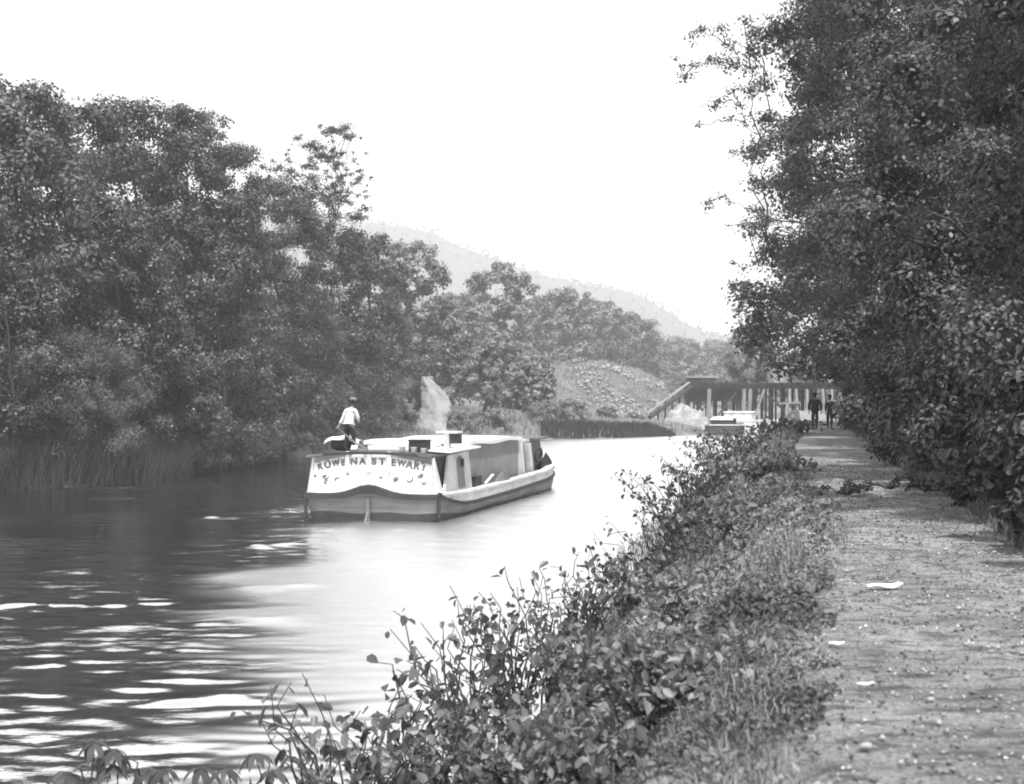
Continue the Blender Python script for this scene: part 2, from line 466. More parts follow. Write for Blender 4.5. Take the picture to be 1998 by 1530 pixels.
def leaves(P, Nrm, size, rs, detail=0, aspect=0.6, droop=0.3):
    """leaf faces at P facing roughly Nrm; returns vertices, faces"""
    n = len(P)
    Nrm = unit(Nrm)
    ax = unit(np.cross(Nrm, rs.normal(size=(n, 3))) + np.array([0, 0, -droop]))
    sd = unit(np.cross(Nrm, ax)); up = np.cross(ax, sd)
    L = (size * (0.6 + 0.8 * rs.rand(n)))[:, None]
    W = L * aspect
    if detail == 0:
        V = np.stack([P - ax*L*0.5, P + sd*W*0.5 + up*L*0.05, P + ax*L*0.5, P - sd*W*0.5 + up*L*0.05], 1)
        Fc = np.arange(4*n).reshape(n, 4)
        return V.reshape(-1, 3), Fc, 1
    b = P - ax*L*0.5; t = P + ax*L*0.5 - up*L*0.12
    r1 = P - ax*L*0.22 + sd*W*0.46 + up*L*0.08; r2 = P + ax*L*0.18 + sd*W*0.42 + up*L*0.08
    l1 = P - ax*L*0.22 - sd*W*0.46 + up*L*0.08; l2 = P + ax*L*0.18 - sd*W*0.42 + up*L*0.08
    V = np.stack([b, r1, r2, t, l2, l1], 1).reshape(-1, 3)
    i = 6 * np.arange(n)[:, None]
    Fc = np.concatenate([i + np.array([0, 1, 2, 3]), i + np.array([0, 3, 4, 5])], 1).reshape(-1, 4)
    return V, Fc, 2

def clump_leaves(cl, per, size, rs, detail=0, aspect=0.6, flat=0.75, up=0.55):
    """cl: (n,4) clump centres + radius -> leaf arrays with a tone per leaf"""
    cl = np.asarray(cl)
    n = len(cl)
    cnt = np.maximum(3, (per * (cl[:, 3] / cl[:, 3].mean()) ** 2 * (0.7 + 0.6*rs.rand(n))).astype(int))
    idx = np.repeat(np.arange(n), cnt)
    N = len(idx)
    d = unit(rs.normal(size=(N, 3)))
    d[:, 2] = np.where(rs.rand(N) < 0.35, np.abs(d[:, 2]), d[:, 2])
    rr = cl[idx, 3] * (rs.rand(N) ** 0.45) * (0.9 + 0.35*rs.rand(N))
    # uneven outline: each clump has its own lumps
    ph = (cl[idx, 0]*3.1 + cl[idx, 1]*1.7)
    rr = rr * (0.80 + 0.28*np.sin(3*np.arctan2(d[:, 1], d[:, 0]) + ph) * np.cos(2.5*d[:, 2] + ph))
    P = cl[idx, :3] + d * rr[:, None] * np.array([1, 1, flat])
    nr = d * 0.95 + np.array([0, 0, up]) + rs.normal(size=(N, 3)) * 0.36
    V, Fc, k = leaves(P, nr, size, rs, detail, aspect)
    tn = np.clip(rs.rand(n)[idx] * 0.65 + rs.rand(N) * 0.35 + 0.0, 0, 1)
    return V, Fc, np.repeat(tn, k)

def crown_clumps(h, Rr, z0, n, rs, kind="oval", rc=(0.16, 0.30), lean=0.0):
    """clump centres filling a lumpy crown envelope, mostly near its surface"""
    th = rs.rand(n) * 2 * math.pi
    t = rs.rand(n) ** 0.9
    if kind == "oval":   prof = np.sqrt(np.clip(1 - (2*t - 0.95)**2, 0.05, 1))
    elif kind == "wall": prof = np.interp(t, [0, 0.15, 0.5, 0.8, 1.0], [0.80, 1.0, 0.92, 0.68, 0.28])
    elif kind == "shrub": prof = np.interp(t, [0, 0.3, 0.7, 1.0], [0.85, 1.0, 0.75, 0.3])
    elif kind == "tall": prof = np.interp(t, [0, 0.3, 0.7, 0.9, 1.0], [0.85, 0.98, 1.0, 0.8, 0.35])
    else:                prof = np.interp(t, [0, 0.3, 0.7, 1.0], [0.6, 1.0, 0.8, 0.3])
    lob = 1 + 0.20*np.sin(3*th + 5*t + rs.rand()*6) + 0.12*np.sin(5*th - 7*t + rs.rand()*6)
    rad = Rr * prof * lob * (0.35 + 0.65 * rs.rand(n) ** 0.45)
    r = Rr * (rc[0] + (rc[1]-rc[0]) * rs.rand(n))
    z = z0 + (h - z0) * t - r * 0.5 * (t > 0.8)
    return np.stack([rad*np.cos(th) + lean*t, rad*np.sin(th), z, r], 1)

def limb(mb, a, b, r0, r1, rs, n=5, k=6, wob=0.06):
    a = np.array(a, float); b = np.array(b, float); L = np.linalg.norm(b - a)
    pts = []
    for i in range(n + 1):
        t = i / n
        p = a + (b - a) * t + (rs.normal(size=3) * L * wob * math.sin(math.pi * t))
        p[2] += 0.10 * L * math.sin(math.pi * t) * 0.6
        pts.append(p)
    mb.tube(pts, [r0 + (r1 - r0) * (i / n) ** 0.8 for i in range(n + 1)], k)
    return pts

def trunk_mesh(h, tr, cl, rs, limbs=14, lean=0.0, base=(0, 0, -0.4), top=0.8):
    mb = MB()
    n = 9; pts = []
    for i in range(n + 1):
        t = i / n
        pts.append(np.array([base[0] + lean*t + 0.02*h*math.sin(4*t + rs.rand()), base[1] + 0.015*h*math.sin(3*t + 1 + rs.rand()), base[2] + (h*top - base[2]) * t]))
    rad = [tr * (1.35 if i == 0 else 1.0) * (1 - 0.85 * (i/n)) + 0.015 for i in range(n + 1)]
    mb.tube(pts, rad, 9)
    ids = rs.permutation(len(cl))[:limbs]
    for j in ids:
        c = cl[j]
        tz = np.clip((c[2] - 0.35*math.hypot(c[0], c[1])) / (h*top), 0.12, 0.92)
        q = tz * n; i0 = int(q); fr = q - i0
        a = pts[i0] * (1 - fr) + pts[min(i0+1, n)] * fr
        r0 = max(0.02, tr * (1 - 0.85*tz) * 0.55)
        lp = limb(mb, a, c[:3], r0, 0.012, rs)
        for s in range(2):
            e = np.array(c[:3]) + unit(rs.normal(size=3)) * c[3] * 0.9
            limb(mb, lp[3], e, r0*0.35, 0.008, rs, 3, 5)
    return mb

TREE_MESHES = {}
def tree(name, loc, label, cat="tree", group=None, h=15, Rr=5, z0=1.0, n=90, per=130, leaf=0.25, mat=None, seed=1,
         kind="oval", tr=0.22, rc=(0.16, 0.30), detail=0, lean=0.0, limbs=16, rz=0.0, key=None, stem="trunk", leafpart="crown", extra=None, flat=0.75, aspect=0.6, sy=1.0, clear=False, fine=None):
    o = empty(name, loc, label, cat, group, rz)
    if key and key in TREE_MESHES:
        (h0, R0, tm, cm) = TREE_MESHES[key]
        for nm, me in ((stem, tm), (leafpart, cm)):
            c = bpy.data.objects.new(nm, me); C.objects.link(c); c.parent = o
            c.scale = (Rr/R0, Rr/R0 * sy, h/h0)
        return o
    rs = np.random.RandomState(seed)
    cl = crown_clumps(h, Rr, z0, n, rs, kind, rc, lean)
    if clear:          # nothing hangs low over the trodden path
        wx = cl[:, 0] + loc[0]; wd = cl[:, 1] + loc[1]
        u_ = wx - PL(wd) - PW(wd)
        cl = cl[(u_ - cl[:, 3]*0.8 > -0.1) | (cl[:, 2] + loc[2] - 0.7*cl[:, 3] > 4.1 + 0.006*wd)]
    spray = None
    if extra is not None:
        if fine: spray = np.asarray(extra, float)
        else: cl = np.vstack([cl, np.asarray(extra, float)])
    mb = trunk_mesh(h, tr, cl, rs, limbs, lean)
    if extra is not None:
        E = np.asarray(extra, float); hub = np.vstack([E[:, :3], [[lean*0.6, 0, h*t_] for t_ in (0.25, 0.4, 0.55, 0.7)]])
        rad = np.hypot(hub[:, 0] - lean*0.6, hub[:, 1]) - 0.15 * hub[:, 2] * 0 
        for j, e in enumerate(E):
            dd = np.linalg.norm((hub - e[:3]) * np.array([1, 1, 1.6]), axis=1) + 1.5*np.clip(hub[:, 2] - e[2], 0, 99)
            dd[rad >= rad[j] - 0.1] = 1e9
            dd[j] = 1e9
            a = hub[int(np.argmin(dd))]
            r0 = 0.006 + 0.004 * np.linalg.norm(a - e[:3]) + 0.02*e[3]
            limb(mb, a, e[:3], r0*1.5, r0*0.6, rs, 5, 5, 0.08)
    t = mb.build(stem, M_bark, o, smooth=True)
    V, Fc, tn = clump_leaves(cl, per, leaf, rs, detail, aspect, flat)
    c = mesh_np(leafpart, V, Fc, mat, o, tone=tn)
    if spray is not None:
        V, Fc, tn = clump_leaves(spray, fine[1], fine[0], rs, detail, aspect, flat)
        mesh_np("leafy_sprays", V, Fc, mat, o, tone=tn)
    if sy != 1.0: c.scale.y = sy; t.scale.y = sy
    if key: TREE_MESHES[key] = (h, Rr, t.data, c.data)
    return o

def gz(x, y): return float(ground_h(np.array([x]), np.array([y]))[0])
def at_px(x, D):
    X = (x - 999.0) / F * D
    return (X, D, gz(X, D))
def top_h(loc, y): return CAMZ - (y - 780.0) / F * loc[1] - loc[2]

for k, (x, y, D, Rr, lb) in enumerate([(40, 868, 66, 1.6, "low weedy bush above the reeds at the left edge"), (105, 850, 68, 1.5, "rounded pale weed clump above the reeds, second from the left edge"), (175, 845, 70, 1.7, "twin-domed pale bush above the reeds below the willow"),
        (250, 865, 72, 1.5, "small bush in the reeds under the layered bush"), (345, 855, 77, 1.7, "bush with lit tips half way along the reeds"), (420, 850, 84, 1.8, "bush near the right end of the reeds"), (490, 845, 94, 1.9, "last low bush at the right end of the reeds")]):
    BUSHES_LATER = globals().setdefault("BUSHES_LATER", []); BUSHES_LATER.append((x, y, D, Rr, lb))
# --- trees of the far (left) bank: photo x, photo y of the top, distance, radius
LG = "trees massed on the far bank"
LT = [
 (-95, 170, 74, 6.5, "dense tree cut by the left edge of the photo, tallest crown at the far left"),
 (45, 150, 74, 5.2, "tall dense tree at the left edge with small tufts breaking its top outline"),
 (165, 195, 80, 5.5, "broad rounded tree beside the leftmost tree, its crown a little lower"),
 (275, 188, 86, 5.2, "tall round-topped tree in the middle of the left bank wood"),
 (380, 210, 90, 4.6, "tree with a rounded top right of the tallest wood crowns, notch at left"),
 (465, 275, 93, 4.2, "tree with a ragged stepped top where the wood begins to fall away"),
 (545, 350, 106, 4.7, "tree of coarse glinting leaves left of the tall sparse tree"),
 (655, 440, 121, 5.0, "rounded tree under the tall sparse tree behind the boatman"),
 (722, 450, 132, 4.3, "tree with a small domed top at the right end of the near wood"),
]
for i, (x, y, D, Rr, lb) in enumerate(LT):
    loc = at_px(x, D)
    tree("broadleaf_tree", loc, lb, "tree", LG, h=top_h(loc, y), Rr=Rr, z0=0.5, n=150, per=int(230*(0.25/(0.15+0.02*((i*5) % 6)))**2*0.8), leaf=0.15+0.02*((i*5) % 6), mat=(M_leaf_left_pale if i in (1, 4) else M_leaf_left),
         seed=20+i, kind="wall", rc=(0.12, 0.34), tr=0.3, limbs=12)
# lower front trees and big bushes in front of the wood
LB = [
 (20, 500, 69, 4.0, "mid-height bushy tree low at the left edge, below the tallest crowns"),
 (150, 640, 71, 3.9, "feathery pale willow bush standing over the reeds at far left", True),
 (240, 420, 76, 4.0, "dark bushy tree in the front of the wood above the willow bush"),
 (330, 640, 80, 3.4, "layered bush with drooping lit boughs behind the reeds"),
 (430, 480, 84, 4.0, "bushy tree half way up the wood, right of its centre"),
 (440, 715, 92, 3.3, "low spreading bush right of the layered one at the water"),
 (530, 700, 101, 3.7, "dark bush where the reeds end, left of the boat"),
 (600, 560, 112, 4.2, "bushy tree behind the left corner of the boat"),
 (690, 640, 126, 4.2, "light-leaved bushy tree behind the boatman"),
 (748, 660, 140, 3.4, "bushy tree with a dark base behind the boat roof"),
]
for i, q in enumerate(LB):
    x, y, D, Rr, lb = q[:5]
    loc = at_px(x, D)
    pale = len(q) > 5
    tree("bushy_tree", loc, lb, "bush" if D < 99 and y > 600 else "tree", "bushes along the foot of the wood", h=top_h(loc, y), Rr=Rr, z0=0.1, n=120, per=(430 if pale else 300),
         leaf=(0.13 if pale else 0.17), mat=(M_leaf_left_pale if pale or i in (7, 8) else M_leaf_left), seed=60+i, kind="shrub", rc=(0.14, 0.30), tr=0.14, limbs=9, aspect=(0.25 if pale else 0.6))
# the tall sparse tree
loc = at_px(655, 118)
rs = np.random.RandomState(5)
ex = []
hh = top_h(loc, 240)
for x, y, r in [(672,250,.8),(650,262,.5),(690,268,.4),(610,285,.8),(580,272,.4),(625,300,.7),(640,310,.7),(660,330,.5),(600,318,.6),(655,300,.5),(690,310,.3),(700,352,.4),
                (700,330,.4),(688,362,.4),(675,372,.5),(712,380,.3),(706,412,.5),(690,425,.7),(720,405,.3),(650,365,.5),(560,350,.8),(530,335,.4),(545,330,.5),(585,345,.6),(615,355,.8),(640,390,.8),
                (600,385,1.1),(570,390,1.0),(650,420,1.0),(665,350,.4),(640,345,.4),(560,300,.3),(680,395,.4),(520,350,.6)]:
    q = px(x, y, 118) - Vector(loc)
    ex.append((q.x, rs.normal()*0.8, q.z, r*1.35))
    for w_ in range(3): ex.append((q.x + rs.normal()*0.75*(r+.3), rs.normal()*0.8, q.z + rs.normal()*0.6*(r+.3), r*0.8))
tree("sparse_tree", loc, "tall thin tree with sparse tufted branches rising against the sky above the boatman", "tree", None, h=hh, Rr=2.4, z0=hh*0.45, n=14, per=75,
     leaf=0.17, mat=M_leaf_left, seed=8, kind="oval", rc=(0.16, 0.26), tr=0.16, limbs=22, extra=ex)

# --- middle and far trees round the bend
FT = [
 (797, 468, 175, 4.7, 0.4, "tall narrow domed tree right of the near wood, sky on both sides of its top"),
 (842, 600, 178, 4.2, 0.4, "tree leaning against the narrow domed one on its right"),
 (893, 570, 225, 5.2, 0.5, "low-topped tree filling the dip between two taller crowns"),
 (972, 512, 265, 6.2, 0.8, "tall broad-topped tree standing free in the hazy middle distance"),
 (1010, 665, 175, 3.8, 0.3, "small dark-based tree in front of the tall free-standing one"),
 (930, 650, 147, 2.8, 3.0, "small tree with a slanting dark stem on the grassy bank"),
 (1098, 560, 320, 7.6, 1.0, "round-headed hazy tree right of the tall free-standing one"),
 (1162, 585, 345, 8.0, 1.0, "hazy tree joined to the right of the round-headed one"),
 (1218, 605, 360, 8.0, 1.0, "sloping-topped hazy tree above the pale embankment"),
 (1040, 690, 160, 2.6, 0.3, "low bushy tree on the bank left of the embankment"),
 (1105, 690, 230, 4.2, 0.3, "low hazy tree under the round-headed tree"),
 (1325, 655, 430, 9.5, 1.0, "pale hazy tree beyond the left end of the trestle"),
 (1392, 662, 450, 9.5, 1.0, "pale hazy tree beyond the trestle, second from its left end"),
 (1465, 640, 420, 7.5, 1.0, "pale hazy tree seen just left of the dark towpath trees"),
 (1270, 690, 390, 7.0, 0.5, "faint low tree behind the top of the embankment"),
]
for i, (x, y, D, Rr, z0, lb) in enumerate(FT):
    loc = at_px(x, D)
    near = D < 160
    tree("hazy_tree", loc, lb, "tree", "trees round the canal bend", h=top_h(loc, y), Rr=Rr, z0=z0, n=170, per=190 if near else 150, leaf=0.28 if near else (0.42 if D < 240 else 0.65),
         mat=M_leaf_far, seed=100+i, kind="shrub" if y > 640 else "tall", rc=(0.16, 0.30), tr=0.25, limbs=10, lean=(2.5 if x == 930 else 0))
# bushes along the far shore
FB = [
 (610, 815, 113, 1.7, "pale rounded bush behind the left corner of the boat"),
 (745, 795, 131, 2.0, "grey bush behind the boat just right of the boatman"),
 (905, 798, 139, 1.8, "pale bush right of the silvery hanging foliage"),
 (965, 795, 143, 1.6, "small pale bush right of the slanting stem"),
 (1065, 778, 152, 2.0, "pale bush on the shore left of the embankment slope"),
 (1118, 775, 156, 1.8, "spreading pale bush at the foot of the embankment"),
 (1185, 792, 165, 1.3, "low pale bush below the rubble of the embankment"),
 (1240, 805, 172, 1.1, "lowest pale bush by the foot of the timber slide"),
]
for i, (x, y, D, Rr, lb) in enumerate(FB):
    loc = at_px(x, D)
    tree("shore_bush", loc, lb, "bush", "bushes along the far shore", h=max(1.2, top_h(loc, y)), Rr=Rr, z0=0.0, n=40, per=150, leaf=0.22,
         mat=M_leaf_pale, seed=140+i, kind="shrub", rc=(0.2, 0.4), tr=0.08, limbs=6)
# pale eroded face of earth on the bank
def eroded_bank():
    rows = [(735, 822, 836), (745, 820, 848), (758, 820, 862), (770, 821, 872), (782, 821, 879), (795, 820, 881), (806, 818, 878), (816, 814, 874), (828, 810, 872), (842, 806, 874)]
    ny = 36; nx = 20; V = []
    base = 134.5
    for j_ in range(ny+1):
        y = 735 + (842-735)*j_/ny
        xl = np.interp(y, [r[0] for r in rows], [r[1] for r in rows]); xr = np.interp(y, [r[0] for r in rows], [r[2] for r in rows])
        for i_ in range(nx+1):
            u = i_/nx; D = base + (842-y)*0.045 + 0.9*abs(2*u-1)**3 + 0.35*(float(vnoise(np.array([u*6+3]), np.array([y*0.09]))[0])-0.5) + 0.3*(float(vnoise(np.array([u*17]), np.array([y*0.3]))[0])-0.5)
            q = px(xl + (xr-xl)*u + 3*(float(vnoise(np.array([y*0.2]), np.array([u*2]))[0])-0.5), y, D); V.append(tuple(q))
    Fc = [(j_*(nx+1)+i_, (j_+1)*(nx+1)+i_, (j_+1)*(nx+1)+i_+1, j_*(nx+1)+i_+1) for j_ in range(ny) for i_ in range(nx)]
    o = mesh_np("eroded_bank", V, Fc, wood_mat("pale_earth", 0.14, 0.34, 0.9, (1.0, 1, 0.8), 0.95, 0.8), smooth=True)
    sm = o.modifiers.new("thick", 'SOLIDIFY'); sm.thickness = 1.2; sm.offset = -1
    tag(o, "whitish bare patch of slipped earth on the far bank, above the boat", "earth bank")
eroded_bank()
for k, (x, y, D, Rr, lb) in enumerate(BUSHES_LATER):
    loc = at_px(x, D + 1.5)
    tree("weed_bush", loc, lb, "bush", "low bushes in the reeds", h=max(1.4, top_h(loc, y)), Rr=Rr, z0=0.0, n=40, per=230, leaf=0.11, mat=(M_leaf_left_pale if k in (1, 2, 4) else M_leaf_left), seed=400+k, kind="shrub", rc=(0.2, 0.4), tr=0.05, limbs=6)
# woodland massed behind both rows, one mass nobody could count
def woodland(name, pts, mat, label, leaf=0.5, per=60, seed=3):
    rs = np.random.RandomState(seed)
    cl = []
    for (X, D, zt, Rr) in pts:
        b = gz(X, D)
        c = crown_clumps(zt - b, Rr, 0.5, 34, rs, "wall", (0.22, 0.4))
        c[:, 0] += X; c[:, 1] += D; c[:, 2] += b
        cl.append(c)
    cl = np.vstack(cl)
    V, Fc, tn = clump_leaves(cl, per, leaf, rs)
    return tag(mesh_np(name, V, Fc, mat, tone=tn), label, kind="stuff")
woodland("woodland_far_bank", [(-42, 84, 21.5, 7), (-35, 88, 21.5, 7), (-31, 96, 21.5, 7), (-27, 103, 19.5, 6), (-24, 110, 18, 6), (-21, 116, 15.5, 6), (-21, 132, 14, 5), (-15, 152, 12.5, 5),
          (-7, 165, 11.5, 5), (-50, 62, 16, 8), (-34, 62, 13, 5), (-42, 50, 16, 8), (-38, 38, 15, 7), (-40, 22, 15, 7), (0, 250, 17, 8), (22, 300, 17, 9), (-20, 200, 17, 8), (50, 470, 16, 12), (75, 480, 15, 12), (100, 480, 15, 12), (8, 330, 20, 10)], M_leaf_left, "mass of trees behind the front row of the far bank", per=110)
woodland("woodland_beyond_path", [(20, 22, 15, 6), (22, 33, 17, 6), (24, 44, 18, 6), (27, 56, 18, 7), (30, 68, 18, 7), (34, 82, 17, 7), (38, 96, 16, 7), (42, 112, 15, 7), (47, 128, 14, 7), (52, 146, 14, 7), (58, 166, 13, 7), (64, 190, 13, 8), (56, 205, 13, 7), (46, 215, 12, 6), (70, 215, 14, 8)],
         M_leaf_right, "mass of trees behind the towpath hedge", leaf=0.5, per=130, seed=4)

# --- trees along the towpath (right)
RG = "trees along the towpath"
RT = [
 # X offset from path right edge, D, top z, radius, z0, leaf, per, n
 (2.6, 17.5, 12.5, 3.1, 0.6, 0.078, 950, 170, "nearest dark tree at the right edge of the photo, hanging over the towpath"),
 (2.7, 25.0, 15.5, 3.7, 0.6, 0.098, 850, 190, "second dark tree along the towpath, filling the upper right"),
 (4.0, 34.0, 18.5, 4.2, 0.6, 0.12, 700, 190, "third dark tree along the towpath, set back behind the hedge"),
 (4.4, 45.0, 20.5, 4.7, 0.6, 0.145, 560, 190, "fourth dark tree along the towpath, its crown above the bright patches of path"),
 (2.6, 58.0, 28.0, 6.1, 0.8, 0.165, 680, 250, "tall dark tree whose thin leafy sprays reach out over the canal at the top"),
 (2.5, 72.0, 28.0, 6.5, 1.6, 0.20, 420, 190, "tall dark tree arching over the two walking men"),
 (3.0, 88.0, 17.0, 6.4, 2.0, 0.24, 280, 150, "dark tree beyond the walking men where the path narrows"),
]
for i, (off, D, zt, Rr, z0, lf, per, n, lb) in enumerate(RT):
    X = PL(D) + PW(D) + off
    loc = (float(X), D, gz(X, D))
    ex = None
    if i == 4:
        rs = np.random.RandomState(77); ex = []
        for x, y, r in [(1350,128,.32),(1372,100,.32),(1395,98,.3),(1366,45,.3),(1385,30,.32),(1410,50,.34),(1440,62,.4),(1460,30,.35),(1345,95,.2),(1330,98,.15),(1420,95,.4),(1450,95,.42),(1475,120,.45),
                        (1400,195,.32),(1415,185,.3),(1385,215,.2),(1440,165,.35),(1460,190,.35),(1480,160,.45),(1435,215,.25),(1470,222,.3),(1440,285,.2),(1465,290,.42),(1490,275,.5),(1475,310,.3),
                        (1500,330,.45),(1392,395,.28),(1400,380,.2),(1420,375,.2),(1440,380,.15),(1430,435,.15),(1460,435,.25),(1480,445,.35),(1490,400,.4),(1510,420,.5),(1450,500,.15),(1470,515,.25),(1500,500,.35)]:
            q = px(x, y, 56.0) - Vector(loc); ex.append((q.x, rs.normal()*0.7, q.z, r*1.55))
    if i == 5:
        rs = np.random.RandomState(78); ex = []
        for x, y, r in [(1500,60,.8),(1520,130,.8),(1530,200,.8),(1515,270,.7),(1520,340,.8),(1510,420,.8),(1530,480,.8),(1505,20,.7),(1480,545,.5),(1455,548,.35),(1470,570,.5),(1500,560,.8),(1460,600,.5),(1480,640,.7),(1520,610,.9),(1540,690,.9)]:
            q = px(x, y, 68.0) - Vector(loc); ex.append((q.x, rs.normal()*0.8, q.z, r*1.3))
    tree("towpath_tree", loc, lb, "tree", RG, h=zt - loc[2], Rr=Rr, z0=z0, n=n, per=per, leaf=lf, mat=M_leaf_right, seed=200+i, kind="tall", clear=True, fine=((0.125, 75) if i == 4 else None),
         rc=(0.14, 0.27), tr=0.26, limbs=16, extra=ex)
# leaning tree in front of the trestle
loc = at_px(1450, 200)
o = tree("leaning_tree", loc, "leaning dark-stemmed tree rising just beyond the timber trestle", "tree", None, h=top_h(loc, 590), Rr=3.0, z0=6.0, n=60, per=120, leaf=0.34,
     mat=M_leaf_left, seed=230, kind="oval", rc=(0.2, 0.36), tr=0.42, limbs=10, lean=3.4)

# --- hedge shrubs at the right side of the path
HS = [
 (1.15, 12.4, 1.5, 1.1, "leafy shrub at the right edge, nearest of the hedge along the path"),
 (1.25, 14.4, 2.3, 1.3, "second shrub of the hedge, bright upward leaf sprays at the right edge"),
 (1.3, 17.0, 2.6, 1.4, "hedge shrub with glossy lit sprays behind the two nearest shrubs"),
 (1.2, 20.0, 2.4, 1.3, "hedge shrub whose skirt spreads low over the path edge"),
 (1.2, 23.5, 2.2, 1.4, "hedge shrub beside the fallen branch on the path"),
 (1.1, 27.5, 2.3, 1.5, "round shaded shrub just beyond the fallen branch"),
 (1.3, 32.0, 2.6, 1.7, "hedge shrub beside the first bright patch of path"),
 (1.3, 37.5, 2.9, 1.8, "dark shrub at the bend in the right edge of the path"),
 (1.4, 44.0, 3.0, 2.0, "hedge shrub beside the far bright patch of path"),
 (1.6, 52.0, 3.2, 2.1, "shrub overhanging the narrow far end of the path"),
 (1.7, 61.0, 3.4, 2.3, "dark shrub to the right of the walking men"),
 (1.8, 71.0, 3.4, 2.3, "farthest dark shrub of the hedge, level with the walking men"),
]
for i, (off, D, h, Rr, lb) in enumerate(HS):
    X = float(PL(D) + PW(D) + off)
    lf = 0.085 + 0.0016 * D
    tree("hedge_shrub", (X, D, gz(X, D)), lb, "shrub", "shrubs of the hedge beside the path", h=h, Rr=Rr, z0=0.0, n=70, per=int(330 - 1.8*D), leaf=lf*0.85, mat=M_leaf_right,
         seed=260+i, kind="shrub", rc=(0.17, 0.34), tr=0.05, limbs=14, detail=1 if D < 25 else 0)

# --- shrubs of the near bank, between path and water: photo x and y of the top, distance
def sprig_shrub(loc, label, h, Rr, seed, palm=False, leaf=0.08, nst=24, nlf=16, upright=False, mat=None):
    """stems arching out from the root with leaves along them"""
    o = empty("bank_shrub", loc, label, "shrub", "shrubs on the bank between path and water")
    rs = np.random.RandomState(seed); mb = MB(); P = []; Nn = []
    Vp, Fp, Tp, offp = [], [], [], 0
    for k in range(nst):
        a = rs.rand()*2*math.pi; L = h*(0.55 + 0.50*rs.rand()); rr = Rr*(0.25 + 0.85*rs.rand()); b0 = rs.normal(size=2)*0.12*Rr
        if upright and k < 2: L = h*1.12; rr = 0.15*Rr
        bend = 0.9 + 1.2*rs.rand(); sag = 0.10 + 0.25*rs.rand()
        pts = []
        for i in range(8):
            t = i/7
            pts.append(np.array([b0[0] + math.cos(a)*rr*t**bend, b0[1] + math.sin(a)*rr*t**bend, -0.08 + (L+0.08)*(t - sag*t*t)/(1-sag)]) + rs.normal(size=3)*0.012*i)
        r0 = 0.006 + 0.006*h
        mb.tube(pts, [r0*(1-0.8*i/7)+0.0015 for i in range(8)], 5)
        if palm:
            for q, cnt in ((pts[-1], 8), (pts[5], 6)):
                a0 = rs.rand()*6.28
                for m_ in range(cnt):
                    t = a0 + m_*6.28/cnt; d = np.array([math.cos(t), math.sin(t), -0.15-0.5*rs.rand()]); d /= np.linalg.norm(d)
                    s_ = np.cross(d, [0, 0, 1.0]); s_ /= np.linalg.norm(s_); Lf = leaf*(0.8+0.5*rs.rand()); W = Lf*0.19; up = np.cross(s_, d)
                    V = []
                    for tt, ww in ((0, .15), (0.3, .8), (0.6, 1.0), (0.85, .6), (1.0, 0.03)):
                        c = q + d*Lf*tt + np.array([0, 0, -0.62*Lf*tt*tt + 0.25*Lf*tt]); V += [c - s_*W*ww + up*W*ww*0.3, c + s_*W*ww + up*W*ww*0.3]
                    Vp.append(np.array(V)); Fp.append(np.array([[2*z_, 2*z_+1, 2*z_+3, 2*z_+2] for z_ in range(4)]) + offp); offp += 10; Tp += [rs.rand()*0.35]*4
        else:
            for m_ in range(nlf):
                t = 0.22 + 0.78*(m_ + rs.rand())/nlf; q = t*7; i0 = min(int(q), 6); c = pts[i0]*(1-(q-i0)) + pts[i0+1]*(q-i0)
                d = rs.normal(size=3); d[2] *= 0.4; d /= np.linalg.norm(d)
                P.append(c + d*leaf*(0.5 + 0.9*rs.rand())); Nn.append(np.array([math.cos(a)*0.35, math.sin(a)*0.35, 0.8]) + rs.normal(size=3)*0.5)
    mb.build("stems", M_bark, o, smooth=True)
    if palm:
        mesh_np("foliage", np.vstack(Vp), np.vstack(Fp), mat, o, tone=np.array(Tp))
    else:
        P = np.array(P); V, Fc, kk = leaves(P, np.array(Nn), leaf, rs, 1, 0.6, 0.5)
        mesh_np("foliage", V, Fc, mat, o, tone=np.repeat(np.clip(rs.rand(len(P))*0.7 + 0.3*rs.rand(), 0, 1), kk))
    return o
